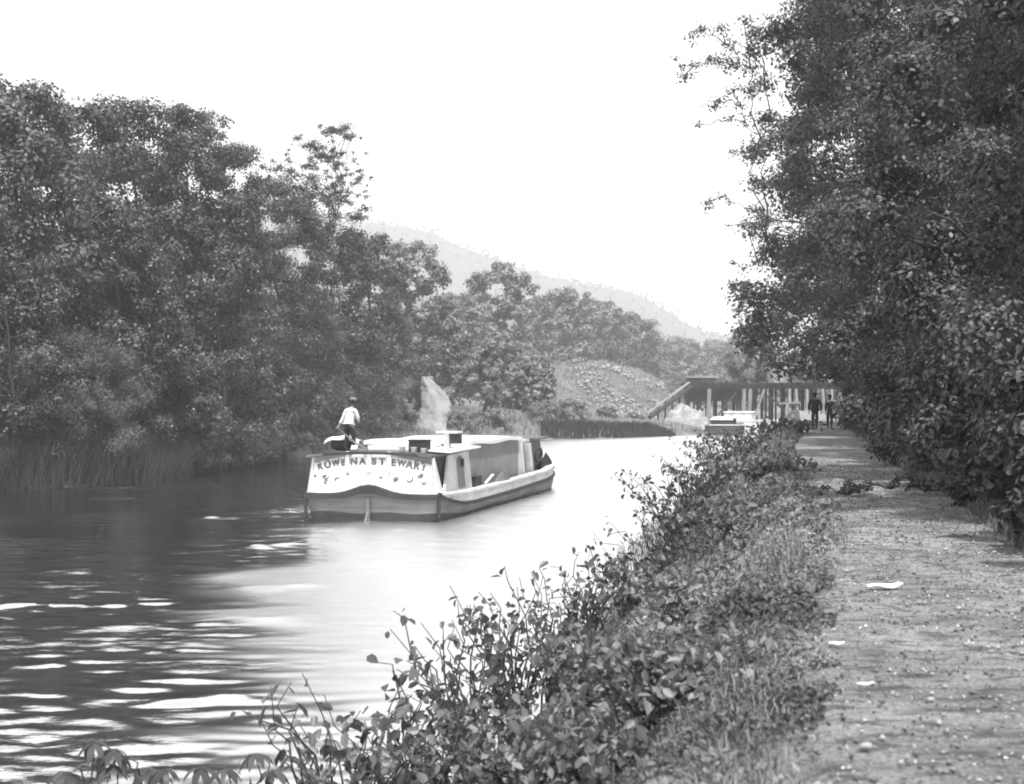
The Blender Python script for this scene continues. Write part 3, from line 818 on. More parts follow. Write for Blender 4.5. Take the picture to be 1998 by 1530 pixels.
BS = [
 (200, 1478, 10.2, 0.55, "drooping-leaved sapling top poking up in the bottom left corner", 1),
 (290, 1462, 10.6, 0.55, "clump of long hanging leaves at the bottom, second from the left corner", 1),
 (410, 1472, 10.4, 0.5, "small long-leaved sprig at the bottom between the corner clump and the dark shrub", 1),
 (640, 1395, 12.0, 0.75, "dark shrub with leaf tufts against the bright water near the bottom", 0),
 (740, 1430, 11.0, 0.8, "shrub crowding the bottom edge right of the dark tufted one", 0),
 (830, 1345, 13.2, 0.8, "open shrub with separate leaves over bright water, low centre", 0),
 (905, 1235, 15.6, 0.85, "airy shrub through which the bright water shows", 0),
 (1000, 1190, 17.2, 0.9, "airy shrub with a raised top sprig right of the first airy one", 0),
 (1080, 1165, 18.8, 0.85, "shrub of scattered leaves below the lone high twig", 0),
 (1150, 1110, 21.2, 0.85, "shrub with two thin upright twigs at the water edge", 0),
 (1225, 1085, 23.5, 1.0, "dark compact shrub at the middle of the near bank", 0),
 (1300, 1010, 26.5, 1.0, "shrub at the step in the bank outline below the big dark one", 0),
 (1335, 925, 31.0, 1.35, "large dark shrub jutting over the water, half way along the bank", 0),
 (1395, 895, 37.0, 1.3, "dark shrub right behind the large jutting one", 0),
 (1420, 855, 45.0, 1.5, "tall shrub outlined against the far strip of bright water", 0),
 (1470, 840, 53.0, 1.8, "pale-topped shrub at the far end of the near bank", 0),
 (1530, 825, 63.0, 2.0, "farthest shrub of the near bank, by the bend of the path", 0),
 (1180, 1290, 12.5, 0.8, "low shrub on the bank slope, centre foreground", 0),
 (1330, 1180, 15.5, 0.9, "low shrub in the middle of the bank slope", 0),
 (1440, 1010, 22.0, 1.0, "shrub on the slope beside the path, level with the fallen branch", 0),
 (1500, 930, 30.0, 1.2, "shrub on the slope beside the shaded part of the path", 0),
 (1010, 1400, 9.6, 0.8, "weedy shrub low in the centre foreground", 0),
 (1290, 1400, 8.6, 0.7, "weedy shrub beside the path near the bottom edge", 0),
 (1150, 1455, 8.0, 0.6, "pale weed clump at the bottom edge left of the path", 0),
]
for i, (x, y, D, Rr, lb, lng) in enumerate(BS):
    X = (x - 999.0) / F * D
    g0 = max(gz(X, D), -0.1)
    h = CAMZ - (y - 780.0) / F * D - g0
    h = max(h, 0.45) * 1.12 - (0.28 if lng else 0)
    airy = 0 <= i <= 11
    sprig_shrub((X, D, g0), lb, h, Rr, 300+i, palm=bool(lng), leaf=(0.15 if lng else (0.118 if airy else 0.06 + 0.0020*D)), mat=(M_leaf_bank if i < 17 else M_leaf_weeds), nst=(20 if lng else 25 if airy else 40), nlf=(1 if lng else 11 if airy else 20), upright=(x in (1150, 1080, 1000)))

# ------------------------------------------------------------------ undergrowth, grass, reeds (uncountable)
def blades(P, hgt, wid, rs, bend=0.35):
    n = len(P)
    th = rs.rand(n) * 2 * math.pi
    d = np.stack([np.cos(th), np.sin(th), 0*th], 1)
    s = np.stack([-np.sin(th), np.cos(th), 0*th], 1)
    h = (hgt * (0.5 + 0.8 * rs.rand(n)))[:, None]; w = wid * (0.7 + 0.6*rs.rand(n))[:, None]
    up = np.array([0, 0, 1.0]); b = bend * (0.3 + rs.rand(n))[:, None]
    v0 = P - s*w; v1 = P + s*w
    v2 = P + up*h*0.6 + d*h*b*0.35 + s*w*0.8; v3 = P + up*h*0.6 + d*h*b*0.35 - s*w*0.8
    v4 = P + up*h + d*h*b + s*w*0.15; v5 = P + up*h + d*h*b - s*w*0.15
    V = np.stack([v0, v1, v2, v3, v4, v5], 1).reshape(-1, 3)
    i = 6 * np.arange(n)[:, None]
    Fc = np.concatenate([i + np.array([0, 1, 2, 3]), i + np.array([3, 2, 4, 5])], 1).reshape(-1, 4)
    return V, Fc

rs = np.random.RandomState(41)
# leafy ground cover of the near bank, denser and finer close by
Vs, Fs, Ts, off = [], [], [], 0
for (d0, d1, cnt, sz, hh) in [(4.5, 9, 34000, 0.034, 0.30), (9, 16, 42000, 0.048, 0.36), (16, 30, 34000, 0.08, 0.45), (30, 75, 24000, 0.17, 0.55), (75, 190, 9000, 0.30, 0.25)]:
    D = d0 + (d1 - d0) * rs.rand(cnt)
    u = -3.7 + 3.8 * rs.rand(cnt) ** 0.85
    X = PL(D) + u
    dens = fbm(X*1.6, D*1.6, 3)
    keep = (rs.rand(cnt) < np.clip((dens - 0.25) * 3.5, 0.10, 1)) & (u < 0.9*(fbm(X*2.6, D*2.6, 3) - 0.48))
    X, D, dens, u = X[keep], D[keep], dens[keep], u[keep]
    lump = hh * np.clip(0.15 + 2.2*(fbm(X*0.9+4, D*0.9, 3) - 0.3), 0.1, 1.5) * np.clip(-(u + 0.7*(fbm(X*1.3+7, D*1.3+3, 2)-0.4)) / 0.7, 0.10, 1) * np.clip((u + 4.0) / 1.6, 0.15, 1)
    Z = np.maximum(ground_h(X, D), -0.05) + lump * (rs.rand(len(X)) ** 0.5) + 0.02
    P = np.stack([X, D, Z], 1)
    nr = rs.normal(size=P.shape) * 0.6 + np.array([0, -0.25, 0.8])
    V, Fc, k = leaves(P, nr, sz, rs, 1, 0.6)
    Vs.append(V); Fs.append(Fc + off); off += len(V)
    Ts.append(np.repeat(np.clip((fbm(X*0.7+31, D*0.7, 3)-0.3)*1.7 + rs.rand(len(P))*0.5 - 0.1, 0, 1), k))
o = mesh_np("undergrowth", np.vstack(Vs), np.vstack(Fs), M_leaf_weeds, tone=np.concatenate(Ts))
tag(o, "leafy undergrowth covering the bank between towpath and water", kind="stuff")

# grass on the near bank and path verges
P = []; H = []
for (d0, d1, cnt, hg, u0, u1) in [(4.5, 12, 15000, 0.13, -3.3, 0.18), (12, 30, 12000, 0.22, -3.3, 0.18), (30, 80, 10000, 0.5, -4.4, 0.05)]:
    D = d0 + (d1-d0)*rs.rand(cnt); u = u0 + (u1-u0)*rs.rand(cnt)
    X = PL(D) + u
    k = fbm(X*1.1+9, D*1.1, 3) + 0.25*np.clip((u + 1.2), 0, 1) > 0.47
    X, D = X[k], D[k]
    P.append(np.stack([X, D, np.maximum(ground_h(X, D), 0) - 0.01], 1)); H.append(np.full(len(X), hg) * np.clip(-(X - PL(D)) / 0.35, 0.25, 1))
for (d0, d1, cnt, hg) in [(6, 30, 12000, 0.16), (30, 90, 9000, 0.35)]:
    D = d0 + (d1-d0)*rs.rand(cnt); X = PL(D) + PW(D) + rs.rand(cnt)**1.5 * 2.0
    P.append(np.stack([X, D, ground_h(X, D) - 0.01], 1)); H.append(np.full(len(X), hg))
# thin tufts growing in the trodden middle
D = 5 + 25*rs.rand(5000); X = PL(D) + PW(D) * rs.rand(5000)
k = fbm(X*2.2+2, D*1.4, 3) > 0.50
P.append(np.stack([X[k], D[k], ground_h(X[k], D[k]) + 0.01], 1)); H.append(np.full(k.sum(), 0.022))
P = np.vstack(P); H = np.concatenate(H)
V, Fc = blades(P, H, 0.003 + 0.0002*P[:, 1:2], rs, 0.6)
o = mesh_np("grass", V, Fc, M_grass, tone=np.repeat(rs.rand(len(P)), 2))
tag(o, "grass on the near bank and along the towpath verges", kind="stuff")

# reeds along the far shore
P = []; H = []
def shore_pts(d0, d1, cnt, w0, w1):
    D = d0 + (d1-d0)*rs.rand(cnt); X = XLs(D) - (w0 + (w1-w0)*rs.rand(cnt))
    return np.stack([X, D, np.maximum(ground_h(X, D), -0.05)], 1)
q = shore_pts(50, 100, 36000, -0.3, 4.5); P.append(q); H.append(1.15 + 1.2*fbm(q[:, 0]*0.5, q[:, 1]*0.5, 3))
P = np.vstack(P); H = np.concatenate(H)
V, Fc = blades(P, H, 0.02, rs, 0.8)
o = mesh_np("reeds", V, Fc, M_reed, tone=np.repeat(rs.rand(len(P)), 2))
tag(o, "dark tall reeds standing along the far bank at the water's edge", kind="stuff")
# darker sedge strip at the bend
q = []
cnt = 12000
X = 3.0 + 15.5*rs.rand(cnt); D = np.interp(X, [3, 11, 24], [146, 152, 167]) + 0.2 + 2.6*rs.rand(cnt)
q = np.stack([X, D, np.maximum(ground_h(X, D), -0.05)], 1)
V, Fc = blades(q, 1.05 * np.clip((19.5 - X)/4, 0.2, 1), 0.04, rs, 0.2)
m_sedge = leaf_mat("sedge_dark", 0.012, 0.035, rough=0.7)
o = mesh_np("sedge", V, Fc, m_sedge, tone=np.repeat(rs.rand(len(q)), 2))
tag(o, "dark sedge strip at the canal bend left of the moored boats", kind="stuff")
# meadow grass of the far bank
cnt = 62000
D = 96 + 112*rs.rand(cnt); X = XLs(D) - 0.3 - np.interp(D, [96, 170, 190], [16, 16, 27])*rs.rand(cnt)
q = np.stack([X, D, np.maximum(ground_h(X, D), 0)], 1)
V, Fc = blades(q, (0.55 + 0.6*fbm(X*0.3, D*0.3)) * np.interp(D, [140, 175], [1, 0.5]), 0.05, rs, 0.5)
m_mead = leaf_mat("meadow_grass", 0.20, 0.42, rough=0.8)
o = mesh_np("meadow_grass", V, Fc, m_mead, tone=np.repeat(np.clip(fbm(X*0.5, D*0.5)*0.8+0.3*rs.rand(cnt), 0, 1), 2))
tag(o, "pale rough grass on the far bank round the bend", kind="stuff")

# pebbles, clods and dead leaves on the path
cnt = 9000
D = 4.8 + 30*rs.rand(cnt)**1.3; X = PL(D) - 0.1 + (PW(D)+0.2)*rs.rand(cnt)
r = 0.005 + 0.016*rs.rand(cnt)**5
Z = ground_h(X, D) + 0.03
oct_ = np.array([[1,0,0],[0,1,0],[-1,0,0],[0,-1,0],[0,0,.7],[0,0,-.7]])
V = (np.stack([X, D, Z], 1)[:, None, :] + oct_[None] * r[:, None, None] * (0.7 + 0.6*rs.rand(cnt, 6, 1))).reshape(-1, 3)
tri = np.array([[0,1,4],[1,2,4],[2,3,4],[3,0,4],[1,0,5],[2,1,5],[3,2,5],[0,3,5]])
Fc = (6*np.arange(cnt)[:, None, None] + tri[None]).reshape(-1, 3)
m_peb = leaf_mat("pebble", 0.08, 0.34, rough=0.9, trans=0.0)
o = mesh_np("gravel", V, Fc, m_peb, tone=np.repeat(rs.rand(cnt)**2, 8))
tag(o, "loose stones and clods scattered on the towpath", kind="stuff")
cnt = 9000
D = 4.8 + 32*rs.rand(cnt)**1.2; X = PL(D) + PW(D)*rs.rand(cnt)
P = np.stack([X, D, ground_h(X, D) + 0.030], 1)
V, Fc, k = leaves(P, rs.normal(size=P.shape)*0.35 + np.array([0, 0, 1.0]), 0.022, rs, 0, 0.7)
m_dead = leaf_mat("dead_leaf", 0.05, 0.5, rough=0.9, trans=0.1)
o = mesh_np("fallen_leaves", V, Fc, m_dead, tone=rs.rand(cnt)**1.5)
tag(o, "fallen leaves and litter on the towpath", kind="stuff")

# ------------------------------------------------------------------ hills in the haze
m_hill = leaf_mat("hill_wood", 0.05, 0.10, rough=0.9, trans=0.0)
def hill(name, Yc, prof, depth, seed):
    xs = np.arange(prof[0][0], prof[-1][0], 18.0); ys = np.linspace(0, depth, 22)
    hx = [q[0] for q in prof]; hz = [q[1] for q in prof]
    X, Y = np.meshgrid(xs, ys)
    t = np.clip(Y / (depth*0.6), 0, 1)
    top = np.interp(X, hx, hz)
    Z = top * np.sin(t * math.pi/2) ** 0.9 + (Yc/60)*(fbm(X*0.016+seed, Y*0.016, 5)-0.45)*t + 1.0
    Z = np.where(Y > depth*0.95, -5, Z)
    V = np.stack([X, Y + Yc, Z], -1).reshape(-1, 3)
    nx, ny = len(xs), len(ys)
    i = np.arange(nx - 1)[None, :] + nx * np.arange(ny - 1)[:, None]
    Fc = np.stack([i, i + 1, i + nx + 1, i + nx], -1).reshape(-1, 4)
    o = tag(mesh_np(name, V, Fc, m_hill, tone=np.full(len(Fc), 0.5)), kind="structure")
    rs = np.random.RandomState(seed)
    sel = rs.randint(0, len(V), 34000)
    P = V[sel] + rs.normal(size=(34000, 3)) * np.array([6, 6, 2.4]) + np.array([0, 0, 2.0])
    P = P[P[:, 2] > 3]
    V2, F2, k = leaves(P, rs.normal(size=P.shape) + np.array([0, -0.5, 0.6]), Yc/400, rs, 0, 0.9)
    w = mesh_np("hill_woodland", V2, F2, m_hill, tone=rs.rand(len(P)))
    tag(w, "distant hazy woodland covering the %s hill" % ("nearer" if Yc < 1000 else "farther"), kind="stuff")
# crest heights from the photograph
def crest(pts, D): return [((x-999)/F*D, CAMZ + (780-y)/F*D) for x, y in pts]
hill("hill_far", 1700, crest([(-1500,330),(300,400),(700,432),(820,455),(900,485),(990,520),(1080,548),(1180,560),(1260,590),(1350,640),(1480,690),(1800,720),(3200,700)], 2050), 640, 11)
hill("hill_near", 850, crest([(-1500,560),(300,600),(900,600),(1050,620),(1200,640),(1270,668),(1330,695),(1440,720),(1800,725),(3200,700)], 1030), 300, 23)

# ------------------------------------------------------------------ canal boat
def outline(inset=0.0):
    """closed plan outline of the hull, anticlockwise from the middle of the stern"""
    st = []
    for u in np.linspace(0, 1, 9): st.append((2.32*u, -0.30*(1-u*u)))
    st += [(2.41, 0.18), (2.47, 0.6), (2.51, 1.3), (2.53, 2.5)]
    st += [(2.5, y) for y in (4.0, 5.5, 7, 8.5, 10, 11.5, 13, 14.5, 16)]
    st += [(2.46, 17.2), (2.34, 18.2), (2.08, 19.2), (1.66, 20.0), (1.1, 20.6), (0.5, 20.95), (0, 21.05)]
    pts = st + [(-x, y) for x, y in st[-2:0:-1]]
    out = []
    for x, y in pts:
        sx = 1 - inset/2.5
        yy = y + inset*0.9*np.interp(y, [-0.3, 2, 17, 21], [1, 0, 0, -1.6])
        out.append((x*sx, float(yy)))
    return out
def z_strake(x, y):
    if y < 0.05: return 0.83 + 0.26*math.exp(-(x/0.75)**2)
    return float(np.interp(y, [0.05, 1.0, 2.2, 4, 9, 16, 19, 21], [0.83, 0.66, 0.48, 0.42, 0.44, 0.56, 0.74, 0.95]))
def z_rail(x, y):
    if y < 0.05: return z_strake(x, y) + 0.06
    return float(np.interp(y, [0.05, 1.0, 2.2, 4, 9, 16, 19, 21], [0.90, 0.86, 0.82, 0.80, 0.82, 0.92, 1.12, 1.3]))

boat = empty("canal_boat", (BX, BY, 0), "long white and grey canal boat seen from its lettered stern, moving away along the canal", "canal boat", None, rz=-YAW)
def ring_mesh(name, rings, mat, smooth=False, closed=True, caps=False):
    n = len(rings[0]); V = [p for r in rings for p in r]; mb = MB(); mb.v = [tuple(p) for p in V]
    for i in range(len(rings)-1):
        for k in range(n):
            k2 = (k+1) % n
            mb.f.append((i*n+k, i*n+k2, (i+1)*n+k2, (i+1)*n+k))
    if caps: mb.f.append(tuple(range(n))[::-1])
    return mb.build(name, mat, boat, smooth=smooth)
def wl_z(x, y): return 0.13 + 0.15*math.exp(-max(0, y)/1.2) + 0.03*math.sin(3*x+y)
P0 = outline(0.30); P1 = outline(0.12); P2 = outline(0.0); P2b = outline(-0.02)
ring_mesh("hull_bottom", [[(x, y, -0.55) for x, y in P0], [(x, y, 0.0) for x, y in P1], [(x, y, wl_z(x, y)) for x, y in outline(0.09)]], M_dark, True, caps=True)
ring_mesh("hull", [[(x, y, wl_z(x, y)) for x, y in outline(0.09)], [(x, y, 0.5*(0.25 + z_strake(X, Y)-0.04)) for (x, y), (X, Y) in zip(outline(0.01), P2)],
                   [(x, y, z_strake(X, Y)-0.03) for (x, y), (X, Y) in zip(outline(0.0), P2)]], M_hull, True)
ring_mesh("side_planking", [[(x, y, z_strake(x, y)) for x, y in P2], [(x, y, z_rail(x, y)) for x, y in P2]], M_offw)
mb = MB()
pts = [Vector((x*1.012, y, z_strake(x, y))) for x, y in P2]
hgt = [0.060 if y > 0.3 else 0.10 + 0.05*math.exp(-(x/0.8)**2) for x, y in P2]
n = len(pts)
for i in range(n):
    c = Vector((0, np.clip(pts[i].y, 2.5, 17), pts[i].z)); d = (pts[i] - c); d.z = 0; d.normalize()
    w = 0.07 if pts[i].y < 0.3 else 0.045
    if pts[i].y < 0.3: d = Vector((0.25*np.sign(pts[i].x) if abs(pts[i].x) > 2.0 else 0, -1, 0))
    a = pts[i]
    mb.v += [tuple(a - d*0.03 + Vector((0,0,hgt[i]))), tuple(a + d*w + Vector((0,0,hgt[i]*0.7))), tuple(a + d*w - Vector((0,0,hgt[i]))), tuple(a - d*0.03 - Vector((0,0,hgt[i])))]
for i in range(n):
    j = (i+1) % n
    for k in range(4):
        k2 = (k+1) % 4
        mb.f.append((4*i+k, 4*j+k, 4*j+k2, 4*i+k2))
mb.build("rubbing_strake", M_dark, boat)
# rail along the top of the sides
mb = MB(); idx = [i for i, (x, y) in enumerate(P2) if y > 0.1]
pin = outline(0.30); m0 = len(idx)
for i in idx:
    x, y = P2[i]; a, b = pin[i]; z = z_rail(x, y)
    mb.v += [(x*1.015, y, z), (x*1.015, y, z+0.07), (a, b, z+0.075), (a, b, z)]
for q in range(m0-1):
    for k in range(4):
        k2 = (k+1) % 4
        mb.f.append((4*q+k, 4*q+4+k, 4*q+4+k2, 4*q+k2))
mb.build("rail", M_white, boat)
mb = MB(); mb.v = [(x, y, 0.62) for x, y in outline(0.04)]; mb.f = [tuple(range(len(mb.v)))]
mb.build("deck", M_greyp, boat)

# curved, leaning stern panel
def S(u, z, off=0.0):
    hw = 2.32 - 0.16*(z-0.85)/1.4
    return (hw*u, -0.30*(1-u*u) + 0.11*(z-0.85) - off, z)
def top_z(u): return 2.27 - 0.13*u*u
nu = 28
mb = MB()
for off in (0.0, -0.07):
    for i in range(nu+1):
        u = -1 + 2*i/nu
        zb_ = z_strake(2.32*u, 0) + 0.02
        for t in (0, 1): mb.v.append(S(u, zb_ if t == 0 else top_z(u), off))
n2 = 2*(nu+1)
for i in range(nu):
    a = 2*i
    mb.f += [(a, a+2, a+3, a+1), (n2+a, n2+a+1, n2+a+3, n2+a+2), (a+1, a+3, n2+a+3, n2+a+1)]
mb.f += [(0, 1, n2+1, n2), (2*nu, n2+2*nu, n2+2*nu+1, 2*nu+1)]
mb.build("stern_panel", M_white, boat)
def strip(u0, u1, za, zb2, off, n=16):
    mb = MB()
    for o_ in (off, off-0.012):
        for i in range(n+1):
            u = u0 + (u1-u0)*i/n
            mb.v += [S(u, za(u), o_), S(u, zb2(u), o_)]
    k = 2*(n+1)
    for i in range(n):
        a = 2*i
        mb.f += [(a, a+2, a+3, a+1), (a+1, a+3, k+a+3, k+a+1), (a, k+a, k+a+2, a+2)]
    return mb
arch = lambda u: 2.155 - 0.30*abs(u)**2.4
strip(-0.985, 0.985, lambda u: arch(u)-0.02, lambda u: arch(u)+0.025, 0.035, 30).build("arch_moulding", M_offw, boat)
for u0, u1 in ((-0.99, -0.3), (0.3, 0.99)):
    strip(u0, u1, lambda u: arch(u)+0.025, lambda u: top_z(u)-0.01, 0.014).build("arch_spandrel", M_greyp, boat)
# three posts in front of the panel, corner posts, rudder
for u in (-0.37, 0.0, 0.32):
    mb = MB(); a = Vector(S(u, 1.66, 0.05)); b = Vector(S(u, 2.24, 0.07))
    mb.bar(a, b, 0.13, 0.07)
    mb.lathe([(0.02, 0), (0.09, 0.02), (0.10, 0.08), (0.05, 0.13)], 10, c=(b.x, b.y, b.z-0.02))
    mb.build("stern_post", M_white, boat, bevel=0.01)
mb = MB(); mb.bar((2.37, -0.02, 0.1), (2.40, 0.0, 0.80), 0.10); mb.build("corner_timber", M_dark, boat)
mb = MB(); mb.bar((-2.37, -0.02, 0.1), (-2.40, 0.0, 0.80), 0.10); mb.build("corner_timber", M_dark, boat)
mb = MB(); mb.bar((0, -0.36, -0.3), (0, -0.36, 0.78), 0.13, 0.15)
rud = mb.build("rudder_post", M_hull, boat, bevel=0.02)
mb = MB(); mb.add([(-.04,-.42,-.4),(.04,-.42,-.4),(.04,-.80,-.4),(-.04,-.80,-.4),(-.04,-.42,.35),(.04,-.42,.35),(.04,-.62,.05),(-.04,-.62,.05)], [(0,1,2,3),(4,7,6,5),(0,4,5,1),(1,5,6,2),(2,6,7,3),(3,7,4,0)])
mb.build("rudder_blade", M_hull, rud)
for s_ in (-1, 1):
    mb = MB(); mb.bar(S(s_*0.985, 0.92, 0.03), S(s_*0.985, 2.12, 0.03), 0.09, 0.06); mb.build("corner_board", M_offw, boat)

# lettering on the stern
LET = [("R", -1.78), ("O", -1.50), ("W", -1.20), ("E", -0.93), ("N", -0.55), ("A", -0.25), ("S", 0.15), ("T", 0.42), ("E", 0.80), ("W", 1.06), ("A", 1.31), ("R", 1.54), ("T", 1.76)]
mb = MB()
for ch, xx in LET:
    cu = bpy.data.curves.new("letter", 'FONT'); cu.body = ch; cu.size = 0.34; cu.extrude = 0.006; cu.offset = 0.017
    cu.align_x = 'CENTER'; cu.align_y = 'CENTER'; cu.resolution_u = 3
    to = bpy.data.objects.new("letter", cu); C.objects.link(to)
    dg = bpy.context.evaluated_depsgraph_get()
    me = bpy.data.meshes.new_from_object(to.evaluated_get(dg))
    u = xx/2.10; z = 2.01 - 0.27*abs(u)**2.2
    dz = -0.27*2.2*abs(u)**1.2*np.sign(u)/2.0
    p_ = Vector(S(u, z, 0.012))
    M = Matrix.Translation(p_) @ Matrix.Rotation(-math.atan(0.30*u) * -1 * 1.0, 4, 'Z') @ Matrix.Rotation(-math.atan(dz)*-1*-1, 4, 'Y') @ Matrix.Rotation(R(90), 4, 'X')
    sx = 0.82 if ch == "W" else 1.0
    mb.add([M @ Vector((v.co.x*sx, v.co.y*(1.15 if abs(u) > .6 else 1.0), v.co.z)) for v in me.vertices], [tuple(f.vertices) for f in me.polygons])
    bpy.data.objects.remove(to); bpy.data.meshes.remove(me); bpy.data.curves.remove(cu)
lt = mb.build("name_lettering", M_letter, boat)
# painted scrolls and a ring emblem
mb = MB()
def scroll(u, z, r, turns, flip=1, w=0.022):
    pts = []
    for i in range(18):
        t = i/17; a = flip*(t*turns*2*math.pi) + 0.7
        rr = r*(1-0.65*t); x_, y_, z_ = S(u + rr*math.cos(a)/2.05, z + rr*math.sin(a)*0.8, 0.012); pts.append((x_, y_, z_))
    mb.tube(pts, [w*(0.5+0.8*math.sin(math.pi*i/17)) for i in range(18)], 5)
for u, z, r, tn, fl in [(-0.90,1.47,.06,.6,1), (-0.72,1.46,.10,1.0,-1), (-0.70,1.28,.09,.8,1), (-0.52,1.36,.13,.5,1), (-0.34,1.56,.05,.7,1), (0.18,1.50,.05,.7,-1), (0.42,1.42,.09,.9,1), (0.60,1.42,.15,.55,-1), (0.80,1.54,.08,.9,1), (0.82,1.32,.08,.7,-1)]:
    scroll(u, z, r, tn, fl)
for q in ((-0.74, 1.50), (0.42, 1.40), (0.78, 1.53)):
    mb.tube([S(q[0]-0.035, q[1]-0.03, 0.012), S(q[0]+0.03, q[1]+0.035, 0.012)], [0.045, 0.02], 6)
mb.build("painted_scrolls", M_letter, boat)
mb = MB()
for rr in (0.36, 0.17):
    mb.tube([S(-0.02 + rr*math.cos(t)/2.05, 1.50 + rr*0.95*math.sin(t), 0.004) for t in np.linspace(0, 6.30, 33)], 0.014, 5)
for k in range(8):
    t = k*math.pi/4; mb.tube([S(-0.02 + 0.18*math.cos(t)/2.05, 1.5+0.17*math.sin(t), 0.004), S(-0.02+0.35*math.cos(t)/2.05, 1.5+0.33*math.sin(t), 0.004)], 0.010, 4)
mb.build("ring_emblem", M_offw, boat)

# stern cabin: sides, roof, window, door recess
def slab(name, x0, x1, y0, y1, zf, th, mat, nx=10, ny=4, parent=None):
    mb = MB()
    for s_ in (0, 1):
        for j in range(ny+1):
            for i in range(nx+1):
                x = x0+(x1-x0)*i/nx; y = y0+(y1-y0)*j/ny
                mb.v.append((x, y, zf(x, y) - (th if s_ else 0)))
    k = (nx+1)*(ny+1)
    for j in range(ny):
        for i in range(nx):
            a = j*(nx+1)+i
            mb.f += [(a, a+1, a+nx+2, a+nx+1), (k+a, k+a+nx+1, k+a+nx+2, k+a+1)]
    for i in range(nx):
        a = i; mb.f.append((a, k+a, k+a+1, a+1)); a = ny*(nx+1)+i; mb.f.append((a, a+1, k+a+1, k+a))
    for j in range(ny):
        a = j*(nx+1); mb.f.append((a, a+nx+1, k+a+nx+1, k+a)); a += nx; mb.f.append((a, k+a, k+a+nx+1, a+nx+1))
    return mb.build(name, mat, parent or boat)
roof = slab("cabin_roof", -2.32, 2.15, -0.14, 4.5, lambda x, y: 2.36 - 0.13*(x/2.05)**2 + 0.01*y, 0.07, M_hull)
mb = MB()
for i in range(20):
    u0 = -1+i/10; u1 = u0+0.1
    a = Vector(S(u0, top_z(u0)+0.035, 0.15)); b = Vector(S(u1, top_z(u1)+0.035, 0.15)); mb.bar(a, b + (b-a)*0.02, 0.05, 0.10)
mb.build("roof_edge", M_dark, roof)
for s_ in (-1, 1):
    # side wall with a tapering dark opening; drawn in the (y, z) plane
    x0 = 2.18
    mb = MB()
    outer = [(0.02, 0.86), (0.14, 2.12), (0.30, 2.16), (0.45, 1.85), (0.62, 1.45), (0.80, 1.12), (0.98, 1.02), (1.16, 1.12), (1.36, 1.45), (1.60, 1.85), (1.85, 2.16), (4.45, 2.22), (4.5, 0.8), (2.0, 0.74)]
    n_ = len(outer)
    for t in (0, 0.07):
        for (y, z) in outer: mb.v.append((s_*(x0 + t + 0.13*(0.85-z)/1.4 + 0.04*min(y, 1.6)/1.6), y, z))
    tri = [(0,1,2,3,4,5,6), (0,6,13), (6,7,12,13), (7,8,9,10,11,12)]
    mb.f += [f for f in tri] + [tuple(n_+i for i in f)[::-1] for f in tri]
    for i in range(n_): j = (i+1) % n_; mb.f.append((i, j, n_+j, n_+i))
    cw = mb.build("cabin_side", M_white, boat)
    mb = MB(); mb.box(s_*2.06-0.01, s_*2.06+0.01, 0.1, 1.9, 0.8, 2.2); mb.build("opening_shade", M_dark_fill, boat)  # dark sheet behind the opening stands in for the shade inside
    mb = MB()
    # arched tall recess with a frame
    xr = s_*(x0 + 0.07 + 0.04 + 0.012)
    prof = [(2.75, 0.95), (3.55, 0.95), (3.55, 1.95), (3.42, 2.05), (3.15, 2.1), (2.88, 2.05), (2.75, 1.95)]
    for t in (0, 0.02):
        for (y, z) in prof: mb.v.append((xr + s_*t + s_*0.13*(0.85-z)/1.4, y, z))
    k = len(prof); mb.f = [tuple(range(k)), tuple(range(k, 2*k))[::-1]] + [(i, (i+1) % k, k+(i+1) % k, k+i) for i in range(k)]
    rc_ = mb.build("door_panel", M_greyp, cw)
    mb = MB(); mb.box(min(xr, xr+s_*0.05), max(xr, xr+s_*0.05), 2.95, 3.2, 1.72, 2.0); mb.build("lock_plate", M_dark, cw)
mb = MB(); mb.box(-2.1, 2.1, 4.42, 4.48, 0.7, 2.28); mb.build("cabin_bulkhead", M_white, boat)
slab("gallery_roof", 1.55, 2.6, 0.75, 4.55, lambda x, y: 2.39 - 0.05*(x-1.5) + 0.015*y, 0.06, M_roofw, 4, 3)
slab("hatch_cover", -0.55, 0.55, 1.15, 2.3, lambda x, y: 2.52 + 0.04*(x+0.5), 0.2, M_roofw, 3, 3)
mb = MB(); mb.add([(0.35,1.2,2.33),(1.62,1.2,2.33),(1.62,3.2,2.33),(0.35,3.2,2.33),(0.5,1.25,2.66),(1.32,1.25,2.66),(1.32,3.1,2.70),(0.5,3.1,2.70)], [(3,2,1,0),(4,5,6,7),(0,1,5,4),(1,2,6,5),(2,3,7,6),(3,0,4,7)])
mb.build("skylight", M_roofw, boat, bevel=0.03)
mb = MB(); mb.box(1.86, 2.06, 2.3, 2.5, 2.36, 2.92); mb.box(1.62, 2.42, 2.1, 2.75, 2.92, 2.99)
vp = mb.build("mooring_post", M_white, boat, bevel=0.015)
mb = MB(); mb.box(2.12, 2.42, 2.2, 2.7, 2.56, 2.90); mb.build("lamp_box", M_dark, vp, bevel=0.02)

